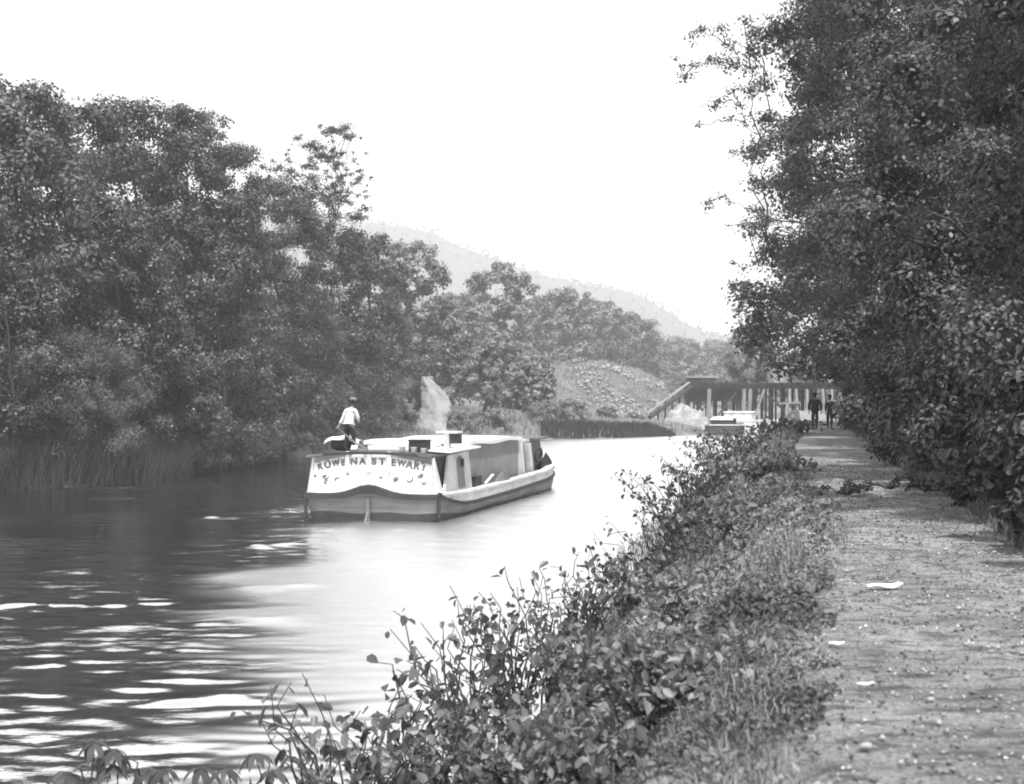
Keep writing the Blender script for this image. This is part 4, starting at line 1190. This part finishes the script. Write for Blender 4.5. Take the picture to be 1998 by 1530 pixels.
# cargo hold house amidships
mb = MB(); mb.box(-1.95, 1.95, 5.0, 12.9, 0.62, 2.42); hh_ = mb.build("hold_house", M_greyp, boat)
slab("hold_roof", -2.05, 2.08, 4.85, 13.1, lambda x, y: 2.60 - 0.04*(x/2)**2 + 0.035*math.sin(y*1.3), 0.14, M_roofw, 8, 12)
mb = MB(); mb.add([(1.75,13.15,.65),(2.0,13.15,.65),(2.0,14.15,.65),(1.75,14.15,.65),(1.7,12.95,2.5),(1.95,12.95,2.5),(1.95,13.75,2.5),(1.7,13.75,2.5)], [(3,2,1,0),(4,5,6,7),(0,1,5,4),(1,2,6,5),(2,3,7,6),(3,0,4,7)])
mb.build("end_frame", M_white, boat, bevel=0.02)
mb = MB(); mb.box(-1.8, 1.7, 13.2, 15.3, 0.62, 2.2); mb.build("gap_shade", M_dark, boat)  # solid dark block put in for the shade of the gap
mb = MB(); mb.box(1.68, 2.0, 13.8, 14.8, 2.28, 2.4); mb.build("lintel", M_white, boat)
mb = MB(); mb.add([(1.7,15.35,.65),(1.98,15.35,.65),(1.98,15.95,.65),(1.7,15.95,.65),(1.7,14.95,2.2),(1.95,14.95,2.2),(1.95,15.3,2.2),(1.7,15.3,2.2)], [(3,2,1,0),(4,5,6,7),(0,1,5,4),(1,2,6,5),(2,3,7,6),(3,0,4,7)])
mb.build("white_board", M_white, boat, bevel=0.02)
mb = MB(); mb.add([(-1.7,15.6,.65),(1.88,15.6,.65),(1.7,18.9,.65),(-1.5,18.9,.65),(-1.65,15.2,2.3),(1.82,15.2,2.3),(1.6,18.6,2.36),(-1.45,18.6,2.36)], [(3,2,1,0),(4,5,6,7),(0,1,5,4),(1,2,6,5),(2,3,7,6),(3,0,4,7)])
bc = mb.build("bow_cabin", M_greyp, boat, bevel=0.03)
slab("bow_roof", -1.75, 1.95, 15.1, 18.9, lambda x, y: 2.42 + 0.05*math.cos(x) + 0.03*math.sin(y), 0.07, M_hull, 6, 4)
mb = MB(); mb.tube([(1.9+0.02, 16.9 + 0.62*math.cos(t), 1.62 + 0.3*math.sin(t)) for t in np.linspace(0, 6.28, 25)], 0.07, 6)
mb.build("hung_rope_coil", M_dark, bc)

def on_boat(x, y, z):
    return (BX + x*rgt[0] + y*fwd[0], BY + x*rgt[1] + y*fwd[1], z)
# --- loose things on the boat
t = empty("tarpaulin_bundle", on_boat(-1.62, 1.6, 2.30), "dark keg under a white canvas sheet on the left of the cabin roof", "bundle", rz=-YAW)
mb = MB(); M = Matrix.Translation((0, 0, 0.24)) @ Matrix.Rotation(R(90), 4, 'Y')
mb.lathe([(0.18, -0.42), (0.24, -0.2), (0.25, 0), (0.24, 0.2), (0.18, 0.42)], 14, M); mb.build("keg", M_dark, t, smooth=True)
V = []; nx, ny = 18, 8
mb = MB()
for j in range(ny+1):
    for i in range(nx+1):
        x = -0.62 + 1.24*i/nx; y = -0.34 + 0.68*j/ny
        z = 0.54 - 0.10*((x-0.0)/0.5)**2 - 0.9*max(0, abs(y)-0.12)**1.3 + 0.025*math.sin(9*x+4*y)
        mb.v.append((x, y, max(0.1, z)))
for j in range(ny):
    for i in range(nx):
        a = j*(nx+1)+i; mb.f.append((a, a+1, a+nx+2, a+nx+1))
cv = mb.build("canvas", M_roofw, t, smooth=True); sm = cv.modifiers.new("thick", 'SOLIDIFY'); sm.thickness = 0.02
t = empty("dark_chest", on_boat(1.42, 0.72, 2.32), "dark rough chest on the cabin roof behind three white pails", "chest", rz=-YAW)
mb = MB(); mb.box(-0.34, 0.34, -0.02, 0.38, 0, 0.36); mb.build("box", M_dark, t, bevel=0.02)
mb = MB(); mb.box(-0.37, 0.37, -0.05, 0.41, 0.363, 0.42); mb.build("lid", M_dark, t, bevel=0.015)
for k, (xx, yy) in enumerate([(1.02, 0.22), (1.42, 0.25), (1.75, 0.30)]):
    mb = MB(); mb.lathe([(0.07, 0), (0.095, 0.02), (0.11, 0.17), (0.12, 0.18), (0.10, 0.18), (0.085, 0.03)], 14)
    o = mb.build("pail", M_white, None, smooth=True); o.location = on_boat(xx, yy, 2.36 - 0.13*(xx/2.05)**2 + 0.012); o.rotation_euler = (0, 0, -YAW)
    tag(o, ["small white pail on the roof edge, left of three by the dark chest", "small white pail, middle of three in front of the dark chest", "small white pail, right of three and nearest the white post"][k], "pail", "white pails on the cabin roof")
t = empty("deck_box", on_boat(2.12, 5.6, 0.90), "dark box at the foot of the grey wall behind the stern cabin", "box", rz=-YAW)
mb = MB(); mb.box(-0.12, 0.12, -0.4, 0.4, -0.02, 0.30); mb.build("body", M_dark, t, bevel=0.02)
mb = MB(); mb.box(-0.14, 0.14, -0.43, 0.43, 0.303, 0.35); mb.build("lid", M_dark, t, bevel=0.01)
mb = MB(); mb.bar((0, -0.55, 0), (0, 0.6, 0.28), 0.11, 0.04); o = mb.build("plank", M_white, None, bevel=0.01); o.location = on_boat(2.2, 7.2, 0.92); o.rotation_euler = (0, 0, -YAW)
tag(o, "short white plank propped along the side deck of the boat", "plank")
rs = np.random.RandomState(9)
def heap(name, loc, sx, sy, sz, mat, label, cat, rz=0, seed=1, rough=0.12):
    nx, ny = 26, 26; V = []
    for j in range(ny+1):
        for i in range(nx+1):
            x = -1+2*i/nx; y = -1+2*j/ny; r = math.hypot(x, y)
            z = max(0, 1-r**1.6) * (0.8 + 0.5*float(vnoise(np.array([x*3+seed]), np.array([y*3]))[0])) + rough*float(vnoise(np.array([x*8+seed]), np.array([y*8]))[0])*(r < 1) - 0.02
            V.append((x*sx, y*sy, z*sz))
    Fc = [(j*(nx+1)+i, j*(nx+1)+i+1, (j+1)*(nx+1)+i+1, (j+1)*(nx+1)+i) for j in range(ny) for i in range(nx)]
    o = mesh_np(name, V, Fc, mat, smooth=True); o.location = loc; o.rotation_euler = (0, 0, rz)
    return tag(o, label, cat)
heap("rope_heap", on_boat(2.18, 9.3, 0.88), 0.22, 1.1, 0.32, M_hull, "grey heap of rope and canvas on the side deck below the grey wall", "heap", -YAW, 2)
heap("dark_heap", on_boat(1.95, 18.2, 0.95), 0.35, 1.0, 0.6, M_cloth, "dark heap on the fore deck beside the bow cabin", "heap", -YAW, 5)

# ------------------------------------------------------------------ people
def skin_mesh(name, nodes, edges, root, mat, parent, sub=2):
    me = bpy.data.meshes.new(name)
    me.from_pydata([n[0] for n in nodes], edges, [])
    o = bpy.data.objects.new(name, me); C.objects.link(o)
    sk = o.modifiers.new("skin", 'SKIN'); sk.use_smooth_shade = True; sk.branch_smoothing = 0.6
    for i, nd in enumerate(nodes):
        r = nd[1]; r = r if hasattr(r, '__len__') else (r, r)
        me.skin_vertices[0].data[i].radius = r
    me.skin_vertices[0].data[root].use_root = True
    s2 = o.modifiers.new("sub", 'SUBSURF'); s2.levels = sub; s2.render_levels = sub
    dg = bpy.context.evaluated_depsgraph_get()
    m2 = bpy.data.meshes.new_from_object(o.evaluated_get(dg)); m2.name = name
    bpy.data.objects.remove(o); bpy.data.meshes.remove(me)
    m2.materials.clear(); m2.materials.append(mat)
    m2.polygons.foreach_set("use_smooth", np.ones(len(m2.polygons), bool))
    q = bpy.data.objects.new(name, m2); C.objects.link(q); q.parent = parent
    return q

def person(loc, rz, label, J, shirt, trousers, hat_mat, group=None, hatbrim=0.17, coat=False, scale=1.0, hat_top=None, bulk=1.0):
    """J: joint positions, figure faces +y; z up from the ground"""
    o = empty("person", loc, label, "person", group, rz)
    o.scale = (scale,)*3
    nodes = []; edges = []
    def nd(p, r): nodes.append((tuple(p), r)); return len(nodes)-1
    V = {k: Vector(v) for k, v in J.items()}
    pel = nd(V['pelvis'], (0.14, 0.11)); wa = nd(V['waist'], (0.125, 0.10)); ch = nd(V['chest'], (0.155, 0.115)); nb = nd(V['neck'], (0.065, 0.065))
    hb = nd(V['jaw'], (0.070, 0.078)); hc = nd(V['head'], (0.078, 0.095)); ht = nd(V['crown'], (0.055, 0.07))
    edges += [(pel, wa), (wa, ch), (ch, nb), (nb, hb), (hb, hc), (hc, ht)]
    for s in ('l', 'r'):
        a = nd(V['sh_'+s], 0.062); b = nd(V['el_'+s], 0.042); c = nd(V['wr_'+s], 0.028)
        edges += [(ch, a), (a, b), (b, c)]
        d = (V['wr_'+s] - V['el_'+s]).normalized()
        side = d.cross(Vector((0, 1, 0.2))).normalized(); nrm = d.cross(side)
        pl = nd(V['wr_'+s] + d*0.06, (0.034, 0.020)); edges.append((c, pl))
        for k, (o_, L) in enumerate(((-0.028, 0.062), (-0.010, 0.075), (0.009, 0.070), (0.027, 0.055))):
            f1 = nd(V['wr_'+s] + d*0.10 + side*o_, 0.009); f2 = nd(V['wr_'+s] + d*(0.10+L*0.6) + side*o_*1.1 + nrm*0.02, 0.0085); f3 = nd(V['wr_'+s] + d*(0.10+L*0.8) + side*o_*1.1 + nrm*0.045, 0.007)
            edges += [(pl, f1), (f1, f2), (f2, f3)]
        t1 = nd(V['wr_'+s] + d*0.05 + side*0.045, 0.011); t2 = nd(V['wr_'+s] + d*0.09 + side*0.062 + nrm*0.015, 0.009); edges += [(pl, t1), (t1, t2)]
        h = nd(V['hip_'+s], 0.095); k = nd(V['kn_'+s], 0.060); n_ = nd(V['an_'+s], 0.040)
        edges += [(pel, h), (h, k), (k, n_)]
        f = nd(V['an_'+s] + Vector((0, 0.13, -0.055)), 0.035); hl = nd(V['an_'+s] + Vector((0, -0.04, -0.05)), 0.035); edges += [(n_, f), (n_, hl)]
    # face: nose, brow and ears shape the head
    fw = (V['head'] - V['jaw']).cross(Vector((1, 0, 0))).normalized() * -1
    if fw.y < 0: fw = -fw
    mid = (V['head'] + V['jaw'])/2
    ns = nd(mid + fw*0.105, 0.014); edges.append((hb, ns))
    for s in (-1, 1): e = nd(mid + Vector((s*0.085, 0, 0.01)), 0.014); edges.append((hc, e))
    skin_mesh("body", nodes, edges, pel, M_skin, o)
    mb = MB()
    for s in (-1, 1):
        c_ = mid + fw*0.088 + Vector((s*0.032, 0, 0.025)); mb.lathe([(0.001, -0.011), (0.011, 0), (0.001, 0.011)], 8, Matrix.Translation(c_))
    mb.build("eye", M_dark_fill, o, smooth=True)
    # hair
    skin_mesh("hair", [(tuple(V['head'] - fw*0.03 + Vector((0,0,0.01))), (0.088, 0.09)), (tuple(V['crown'] - fw*0.02 + Vector((0,0,0.01))), (0.06, 0.07)), (tuple(V['jaw']*0.6+V['head']*0.4 - fw*0.045), (0.075, 0.055))], [(0, 1), (0, 2)], 0, M_hair, o, 2)
    # shirt or coat
    nodes = []; edges = []
    low = V['pelvis'] + (V['waist'] - V['pelvis']) * (0.25 if not coat else -0.6)
    a0 = nd(low, (0.185, 0.15) if not coat else (0.20*bulk, 0.165*bulk)); a1 = nd(V['waist'], (0.185*bulk, 0.15*bulk)); a2 = nd(V['chest'], (0.215*bulk, 0.165*bulk)); a3 = nd(V['chest']*0.45 + V['neck']*0.55, (0.15, 0.12)); a4 = nd(V['neck'] + Vector((0,0,-0.01)), (0.075, 0.075))
    edges += [(a0, a1), (a1, a2), (a2, a3), (a3, a4)]
    for s in ('l', 'r'):
        a = nd(V['sh_'+s], 0.09); m_ = nd((V['sh_'+s]+V['el_'+s])/2, 0.078); b = nd(V['el_'+s], 0.068); c = nd(V['el_'+s]*0.15+V['wr_'+s]*0.85, 0.048)
        edges += [(a3, a), (a, m_), (m_, b), (b, c)]
    skin_mesh("coat" if coat else "shirt", nodes, edges, a1, shirt, o)
    nodes = []; edges = []
    p0 = nd(V['pelvis'] + Vector((0,0,0.06)), (0.165, 0.135)); p1 = nd(V['pelvis'] - Vector((0,0,0.03)), (0.16, 0.135)); edges.append((p0, p1))
    for s in ('l', 'r'):
        h = nd(V['hip_'+s] - Vector((0,0,0.06)), 0.115); k = nd(V['kn_'+s], 0.085); n_ = nd(V['an_'+s] + Vector((0,0,0.02)), 0.068)
        edges += [(p1, h), (h, k), (k, n_)]
    skin_mesh("trousers", nodes, edges, p0, trousers, o)
    for s in ('l', 'r'):
        a = V['an_'+s]
        skin_mesh("boot", [(tuple(a + Vector((0, -0.03, 0.04))), 0.055), (tuple(a + Vector((0, -0.03, -0.045))), (0.05, 0.045)), (tuple(a + Vector((0, 0.08, -0.052))), (0.05, 0.036)), (tuple(a + Vector((0, 0.17, -0.060))), (0.042, 0.028))],
                  [(0, 1), (1, 2), (2, 3)], 1, M_hair, o, 2)
    # hat
    up = (V['crown'] - V['jaw']).normalized()
    q = up.to_track_quat('Z', 'Y').to_matrix().to_4x4()
    c_ = V['head'] + up*0.055
    mb = MB(); mb.lathe([(hatbrim, -0.006), (hatbrim*0.99, 0.006), (0.115, 0.012), (0.11, 0.09), (0.085, 0.125), (0.01, 0.13)], 20, Matrix.Translation(c_) @ q)
    hb_ = mb.build("hat", hat_mat, o, smooth=False)
    if hat_top:
        mb = MB(); mb.lathe([(hatbrim*0.96, 0.0135), (0.118, 0.019), (0.113, 0.096), (0.088, 0.131), (0.01, 0.136)], 20, Matrix.Translation(c_) @ q); mb.build("hat_upper", hat_top, hb_)  # paler shell over the upper side of the hat
    return o

JB = dict(pelvis=(0, 0, 0.93), waist=(0, 0.03, 1.08), chest=(0.0, 0.10, 1.32), neck=(0, 0.19, 1.50), jaw=(0, 0.24, 1.57), head=(0, 0.26, 1.66), crown=(0, 0.27, 1.73),
          sh_l=(-0.19, 0.12, 1.41), sh_r=(0.19, 0.12, 1.41), el_l=(-0.31, 0.13, 1.14), el_r=(0.24, 0.22, 1.12), wr_l=(-0.43, 0.05, 0.90), wr_r=(0.14, 0.40, 1.04),
          hip_l=(-0.10, 0, 0.88), hip_r=(0.10, 0.0, 0.88), kn_l=(-0.11, 0.06, 0.49), kn_r=(0.13, 0.12, 0.49), an_l=(-0.12, -0.02, 0.09), an_r=(0.17, 0.05, 0.09))
person(on_boat(-1.10, 0.75, 2.325), -YAW - R(12), "man in white shirt and dark hat standing on the boat roof", JB, M_shirt, M_cloth, M_cloth, hatbrim=0.19, hat_top=M_greyp)
# tiller: slanting light bar from the rudder head to the man's hand
mb = MB(); a = Vector(S(-0.30, 2.36, 0.12)); mb.tube([(-0.05, -0.28, 2.42), (-0.55, -0.05, 2.62), (-1.50, 0.55, 3.17)], [0.035, 0.03, 0.022], 8)
mb.build("tiller", M_hull, boat, smooth=True)
mb = MB(); mb.bar((-0.78, 0.35, 2.39), (-0.98, 1.15, 2.62), 0.22, 0.05)
o = mb.build("white_board", M_white, None, bevel=0.01); o.location = on_boat(0, 0, 0); o.rotation_euler = (0, 0, -YAW); o.name = "leaning_board"
tag(o, "short white board leaning beside the boatman's right foot", "board")

def walker(px_, D, label, w=1.0, stride=0.12, arms=0.0, sc_=1.0, rz=-0.2):
    J = dict(pelvis=(0, 0, 0.95), waist=(0, 0.01, 1.10), chest=(0.0, 0.02, 1.33), neck=(0, 0.02, 1.50), jaw=(0, 0.05, 1.575), head=(0, 0.05, 1.66), crown=(0, 0.04, 1.74),
             sh_l=(-0.19*w, 0.0, 1.42), sh_r=(0.19*w, 0.0, 1.42), el_l=(-0.25*w, -0.05, 1.15), el_r=(0.25*w, -0.02, 1.15), wr_l=(-0.24*w-arms, 0.06, 0.90), wr_r=(0.25*w+arms, 0.08, 0.90),
             hip_l=(-0.09, 0, 0.90), hip_r=(0.09, 0, 0.90), kn_l=(-0.10, stride*0.9, 0.50), kn_r=(0.10, -stride*0.1, 0.49), an_l=(-0.10, stride, 0.085), an_r=(0.09, -stride*1.1, 0.11))
    X = (px_-999)/F*D
    z = gz(X, D) + 0.02
    return person((X, D, z), rz, label, {k_: (v_[0]*w if k_ in ("x",) else v_[0], v_[1], v_[2]) for k_, v_ in J.items()}, M_cloth, M_cloth, M_cloth, "men walking on the towpath", coat=True, scale=sc_, hatbrim=0.15, bulk=w)
walker(1590, 72.5, "stout man in dark coat walking on the towpath, left of the two", 1.22, sc_=1.0)
walker(1619, 76.0, "slimmer man in dark clothes walking on the towpath, right of the two", 0.92, stride=0.16, sc_=0.96)

# ------------------------------------------------------------------ timber trestle over the canal
TD = 192.0
def tx(x): return (x-999)/F*TD
tr_ = empty("timber_trestle", (tx(1490), TD, 0.0), "long dark timber trestle bridge crossing beyond the canal bend", "trestle bridge")
ox = tx(1490)
def TB(name, mat, *bars):
    mb = MB()
    for a, b, w, h in bars: mb.bar((a[0]-ox, a[1]-TD, a[2]), (b[0]-ox, b[1]-TD, b[2]), w, h)
    return mb.build(name, mat, tr_)
X0, X1 = tx(1338), tx(1690)
mb = MB()
mb.box(X0-ox, X1-ox, -0.25, 0.0, 5.55, 6.1); mb.box(X0-ox, X1-ox, 3.6, 3.9, 5.55, 6.1); mb.build("stringer", M_timber, tr_)
mb = MB(); mb.box(X0-0.3-ox, X1-ox, -0.5, 4.2, 6.1, 6.3); mb.build("deck", M_timber, tr_)
mb = MB()
for x in np.arange(X0, X1, 0.9): mb.box(x-ox, x+0.28-ox, -0.75, 4.4, 6.302, 6.42)
mb.build("sleepers", M_timber, tr_)
mb = MB(); mb.box(X0-ox, tx(1478)-ox, 1.6, 1.75, 3.9, 5.54); mb.build("plank_screen", M_timber, tr_)
for x in (1350, 1368, 1386, 1404, 1422, 1440, 1458, 1476, 1496, 1516, 1536, 1556, 1576, 1596, 1616, 1636, 1656, 1676):
    X = tx(x); zb_ = min(gz(X, TD+1), 2.6) - 0.4
    TB("post", M_timber, ((X, TD+3.7, zb_), (X, TD+3.7, 5.55), 0.34, 0.34))
for x, lean_ in ((1384, -5), (1452, -5), (1464, -5), (1540, 0), (1552, 2), (1574, 0), (1604, 2), (1622, 0), (1641, -10)):
    X = tx(x); Xb = tx(x+lean_); zb_ = min(gz(Xb, TD-1), 2.6) - 0.4
    TB("post", M_timber_pale, ((Xb, TD-0.5, zb_), (X, TD-0.15, 5.55), 0.36, 0.36))
TB("brace", M_timber_pale, ((tx(1468), TD-0.7, 1.0), (tx(1490), TD-0.35, 5.55), 0.30, 0.2))
TB("brace", M_timber_pale, ((tx(1520), TD-0.7, 3.6), (tx(1560), TD-0.7, 3.7), 0.25, 0.25))
TB("brace", M_timber_pale, ((tx(1634), TD-0.8, 5.0), (tx(1648), TD-0.8, 2.8), 0.3, 0.2))
TB("brace", M_timber, ((tx(1500), TD-0.6, 4.6), (tx(1530), TD-0.6, 2.4), 0.28, 0.2))
TB("brace", M_timber, ((tx(1400), TD-0.3, 2.0), (tx(1436), TD-0.3, 5.1), 0.28, 0.2))
rs = np.random.RandomState(31)
for k in range(26):
    X = X0 + 0.5 + (X1-X0-1)*k/25 + rs.normal()*0.2; zb_ = min(gz(X, TD+2), 2.6) - 0.4
    TB("post", M_timber, ((X + rs.normal()*0.25, TD+1.9, zb_), (X, TD+1.9, 6.09), 0.24, 0.24))
for k in range(9):
    X = X0 + 1 + (X1-X0-3)*k/8; q = 1.5*(1 if k % 2 else -1)
    TB("brace", M_timber, ((X-q, TD+0.9, 2.2 + rs.rand()), (X+q, TD+0.9, 5.3), 0.2, 0.16))
# stack of timber on the trestle end
t = empty("lumber_stack", (tx(1371), TD+1.2, 6.42), "stack of pale boards lying on the left end of the trestle deck", "lumber")
mb = MB(); mb.box(-2.0, 1.9, -0.7, 0.7, 0.0, 0.62); mb.build("lower_boards", M_timber, t)
mb = MB()
for k in range(5): mb.box(-2.2+0.07*k, 2.2-0.12*k, -0.85+0.33*k, -0.56+0.33*k, 0.62, 0.86 + 0.05*(k % 2))
mb.build("top_boards", M_timber_pale, t)
# timber slide
t = empty("timber_slide", (tx(1343), TD-1.0, 6.2), "pale wooden slide slanting down from the left end of the trestle", "chute")
mb = MB()
a = Vector((0, 0, 0.2)); b = Vector(((1262-999)/F*178 - tx(1343), -13, -3.9))
d_ = Vector((0.35, 0.15, 0.75))
mb.bar(a, b, 0.26, 0.22); mb.build("rail", M_timber_pale, t)
mb = MB(); mb.bar(a+Vector((0.4,0.3,-0.5)), b+Vector((0.4,0.3,-0.4)), 0.5, 0.35); mb.build("bed", M_timber, t)
mb = MB()
for k in range(6):
    q = a.lerp(b, (k+0.5)/6); g_ = gz(q.x+tx(1343), q.y+TD-1.0) - 6.2
    mb.bar(q, (q.x, q.y, min(g_-0.2, q.z-0.3)), 0.22)
mb.build("strut", M_timber, t)
M_stone = wood_mat("broken_stone", 0.14, 0.42, 3.5, (1, 1, 1), 0.95, 1.0)
heap("stone_heap", ((1338-999)/F*180, 180, gz((1338-999)/F*180, 180)-0.3), 3.0, 2.6, 2.4, M_stone, "whitish heap of broken stone at the foot of the slide beside the trestle", "stone heap", 0, 3, 0.5)
# rubble on the embankment
rs = np.random.RandomState(12)
cnt = 5200
X = 9 + 14*rs.rand(cnt); D = 180 + 22*rs.rand(cnt)
k = (fbm(X*0.45+D*0.2, X*0.1+D*0.35, 3) > 0.44)
X, D = X[k], D[k]; cnt = len(X)
r = 0.08 + 0.35*rs.rand(cnt)**3
V = (np.stack([X, D, ground_h(X, D)+0.1], 1)[:, None, :] + oct_[None] * r[:, None, None] * (0.6 + 0.8*rs.rand(cnt, 6, 1))).reshape(-1, 3)
Fc = (6*np.arange(cnt)[:, None, None] + tri_[None]).reshape(-1, 3) if False else (6*np.arange(cnt)[:, None, None] + np.array([[0,1,4],[1,2,4],[2,3,4],[3,0,4],[1,0,5],[2,1,5],[3,2,5],[0,3,5]])[None]).reshape(-1, 3)
o = mesh_np("rubble", V, Fc, M_stone)
tag(o, "pale broken rubble strewn over the embankment slope", kind="stuff")

# ------------------------------------------------------------------ moored boats at the bend
def moored(loc, rz, W, L, zg, label, hull_mat, cab_mat, cabs, name="moored_boat"):
    o = empty(name, loc, label, "boat", "boats moored at the bend", rz)
    st = [(0, 0), (W*0.75, 0.15), (W*0.95, 0.8), (W, 2.0), (W, L*0.8), (W*0.8, L*0.93), (0, L)]
    pts = st + [(-x, y) for x, y in st[-2:0:-1]]
    n = len(pts); mb = MB()
    for sc2, z in ((0.88, -0.4), (0.97, 0.15), (1.0, zg)):
        mb.v += [(x*sc2, y, z) for x, y in pts]
    for i in range(2):
        for k in range(n): k2 = (k+1) % n; mb.f.append((i*n+k, i*n+k2, (i+1)*n+k2, (i+1)*n+k))
    mb.f.append(tuple(range(2*n, 3*n))); mb.build("hull", hull_mat, o)
    mb = MB()
    for k in range(n): mb.bar(Vector((pts[k][0], pts[k][1], zg+0.05)), Vector((pts[(k+1) % n][0], pts[(k+1) % n][1], zg+0.05)), 0.14, 0.12)
    mb.build("rail", cab_mat, o)
    for (x0, x1, y0, y1, z0_, z1_, rf) in cabs:
        mb = MB(); mb.box(x0, x1, y0, y1, zg+0.005+z0_, z1_); c = mb.build("cabin", hull_mat if rf else cab_mat, o)
        mb = MB(); mb.box(x0-0.12, x1+0.12, y0-0.12, y1+0.12, z1_, z1_+0.12); mb.build("roof", M_roofw, c)
    return o
moored((24.3, 163.5, 0), R(-10), 2.25, 16, 1.15, "moored canal boat with a dark stern and pale cabin roof, just before the trestle", M_timber, M_offw, [(-1.5, 0.9, 1.0, 4.0, 0, 1.75, True), (-1.4, 1.2, 6, 12, 0, 1.9, True)])
moored((29.3, 182, 0), R(-14), 2.5, 12, 1.35, "pale moored scow with a low white deckhouse under the trestle posts", M_offw, M_white, [(-2.3, 1.3, 0.8, 6.0, 0, 2.45, False)], "moored_scow")
mb = MB(); mb.box(-0.55, 0.55, -0.4, 0.4, 0, 1.35); t = empty("white_crate", (tx(1500)*176/TD, 176, gz(tx(1500)*176/TD, 176)), "square white box standing at the canal edge right of the moored scow", "crate")
mb.build("box", M_white, t, bevel=0.03)
mb = MB(); mb.box(-0.6, 0.6, -0.45, 0.45, 1.352, 1.45); mb.build("lid", M_white, t)

# ------------------------------------------------------------------ things on the path
loc = (5.75, 21.9, gz(5.75, 21.9))
t = empty("fallen_branch", (loc[0], loc[1], loc[2]+0.02), "low leafy fallen branch lying across the right half of the towpath", "branch")
rs = np.random.RandomState(15)
mb = MB(); main = limb(mb, (-0.75, 0, 0.05), (0.85, 0.1, 0.08), 0.02, 0.012, rs, 8, 6)
cl = []
for q in main:
    for s in range(3):
        e = np.array([q[0] + rs.normal()*0.12, q[1] + rs.normal()*0.12, 0.06 + 0.20*rs.rand()*math.exp(-((q[0]-0.25)/0.5)**2) + 0.05])
        mb.tube([q, (q+e)/2 + np.array([0, 0, 0.03]), e], [0.009, 0.006, 0.004], 5); cl.append((*e, 0.10))
mb.build("stem", M_bark, t, smooth=True)
V, Fc, tn = clump_leaves(cl, 22, 0.07, rs, 1, 0.6)
mesh_np("leaf_mass", V, Fc, M_leaf_bank, t, tone=tn)
def flat_scrap(name, x, y, L, W, rz, mat, label, cat):
    D = 1.5*F/(y-780.0); X = (x-999.0)/F*D
    nx, ny = 12, 4; V = []
    for j in range(ny+1):
        for i in range(nx+1):
            a = -1+2*i/nx; b = -1+2*j/ny
            V.append((a*L/2, b*W/2*(0.8+0.25*math.sin(3*a+1)), 0.012 + 0.016*L/0.28*max(0, a)**2 + 0.03*L*math.sin(4*a+3*b)))
    Fc = [(j*(nx+1)+i, j*(nx+1)+i+1, (j+1)*(nx+1)+i+1, (j+1)*(nx+1)+i) for j in range(ny) for i in range(nx)]
    o = mesh_np(name, V, Fc, mat, smooth=True); sm = o.modifiers.new("thick", 'SOLIDIFY'); sm.thickness = 0.008
    o.location = (X, D, gz(X, D)+0.035); o.rotation_euler = (0, 0, rz)
    return tag(o, label, cat)
flat_scrap("paper_scrap", 1724, 1153, 0.28, 0.16, R(4), M_paper, "curled white scrap of paper lying in the middle of the towpath", "paper")
flat_scrap("paper_scrap", 1632, 1270, 0.09, 0.05, R(-5), M_paper, "small whitish scrap at the left edge of the towpath", "paper")
flat_scrap("paper_scrap", 1687, 1350, 0.08, 0.03, R(3), M_paper, "narrow whitish scrap on the towpath, nearest the bottom edge", "paper")
def stone(x, y, r, label, seed):
    D = 1.5*F/(y-780.0); X = (x-999.0)/F*D
    bm = bmesh.new(); bmesh.ops.create_icosphere(bm, subdivisions=3, radius=1)
    for v in bm.verts:
        k = 0.8 + 0.4*float(vnoise(np.array([v.co.x*1.7+seed]), np.array([v.co.y*1.7+v.co.z*1.3+seed]))[0])
        v.co *= k; v.co = Vector((v.co.x*r*0.7, v.co.y*r*0.6, v.co.z*r*0.4))
    me = bpy.data.meshes.new("stone"); bm.to_mesh(me); bm.free(); me.materials.append(M_stone)
    for p_ in me.polygons: p_.use_smooth = True
    o = bpy.data.objects.new("stone", me); C.objects.link(o); o.location = (X, D, gz(X, D)+0.03+r*0.2)
    tag(o, label, "stone", "pale stones on the towpath")
for k, (x, y, r, lb) in enumerate([(1870, 1195, .035, "bright pale stone right of the white paper scrap"), (1845, 1078, .04, "pale stone near the hedge side of the towpath"), (1815, 1376, .028, "round white stone on the towpath low at the right"),
                                   (1758, 1062, .04, "pale flat stone beyond the white paper scrap"), (1652, 1123, .035, "pale stone at the left edge of the path, left of the paper scrap"),
                                   (1690, 1475, .04, "pale stone at the left of the path nearest the bottom"), (1940, 1085, .035, "small bright stone under the hedge at the right edge")]):
    stone(x, y, r, lb, 3*k+1)

# ------------------------------------------------------------------ haze
zb = MB(); zb.box(-3200, 3600, -70, 3400, -7, 380)
m = bpy.data.materials.new("haze"); m.use_nodes = True
nt = m.node_tree; nt.nodes.clear()
pv = nt.nodes.new("ShaderNodeVolumePrincipled")
pv.inputs["Color"].default_value = grey(0.96)
pv.inputs["Density"].default_value = 0.00045
pv.inputs["Anisotropy"].default_value = 0.0
om = nt.nodes.new("ShaderNodeOutputMaterial"); nt.links.new(pv.outputs[0], om.inputs["Volume"])
tag(zb.build("haze", m), "pale summer haze filling the valley", kind="stuff")
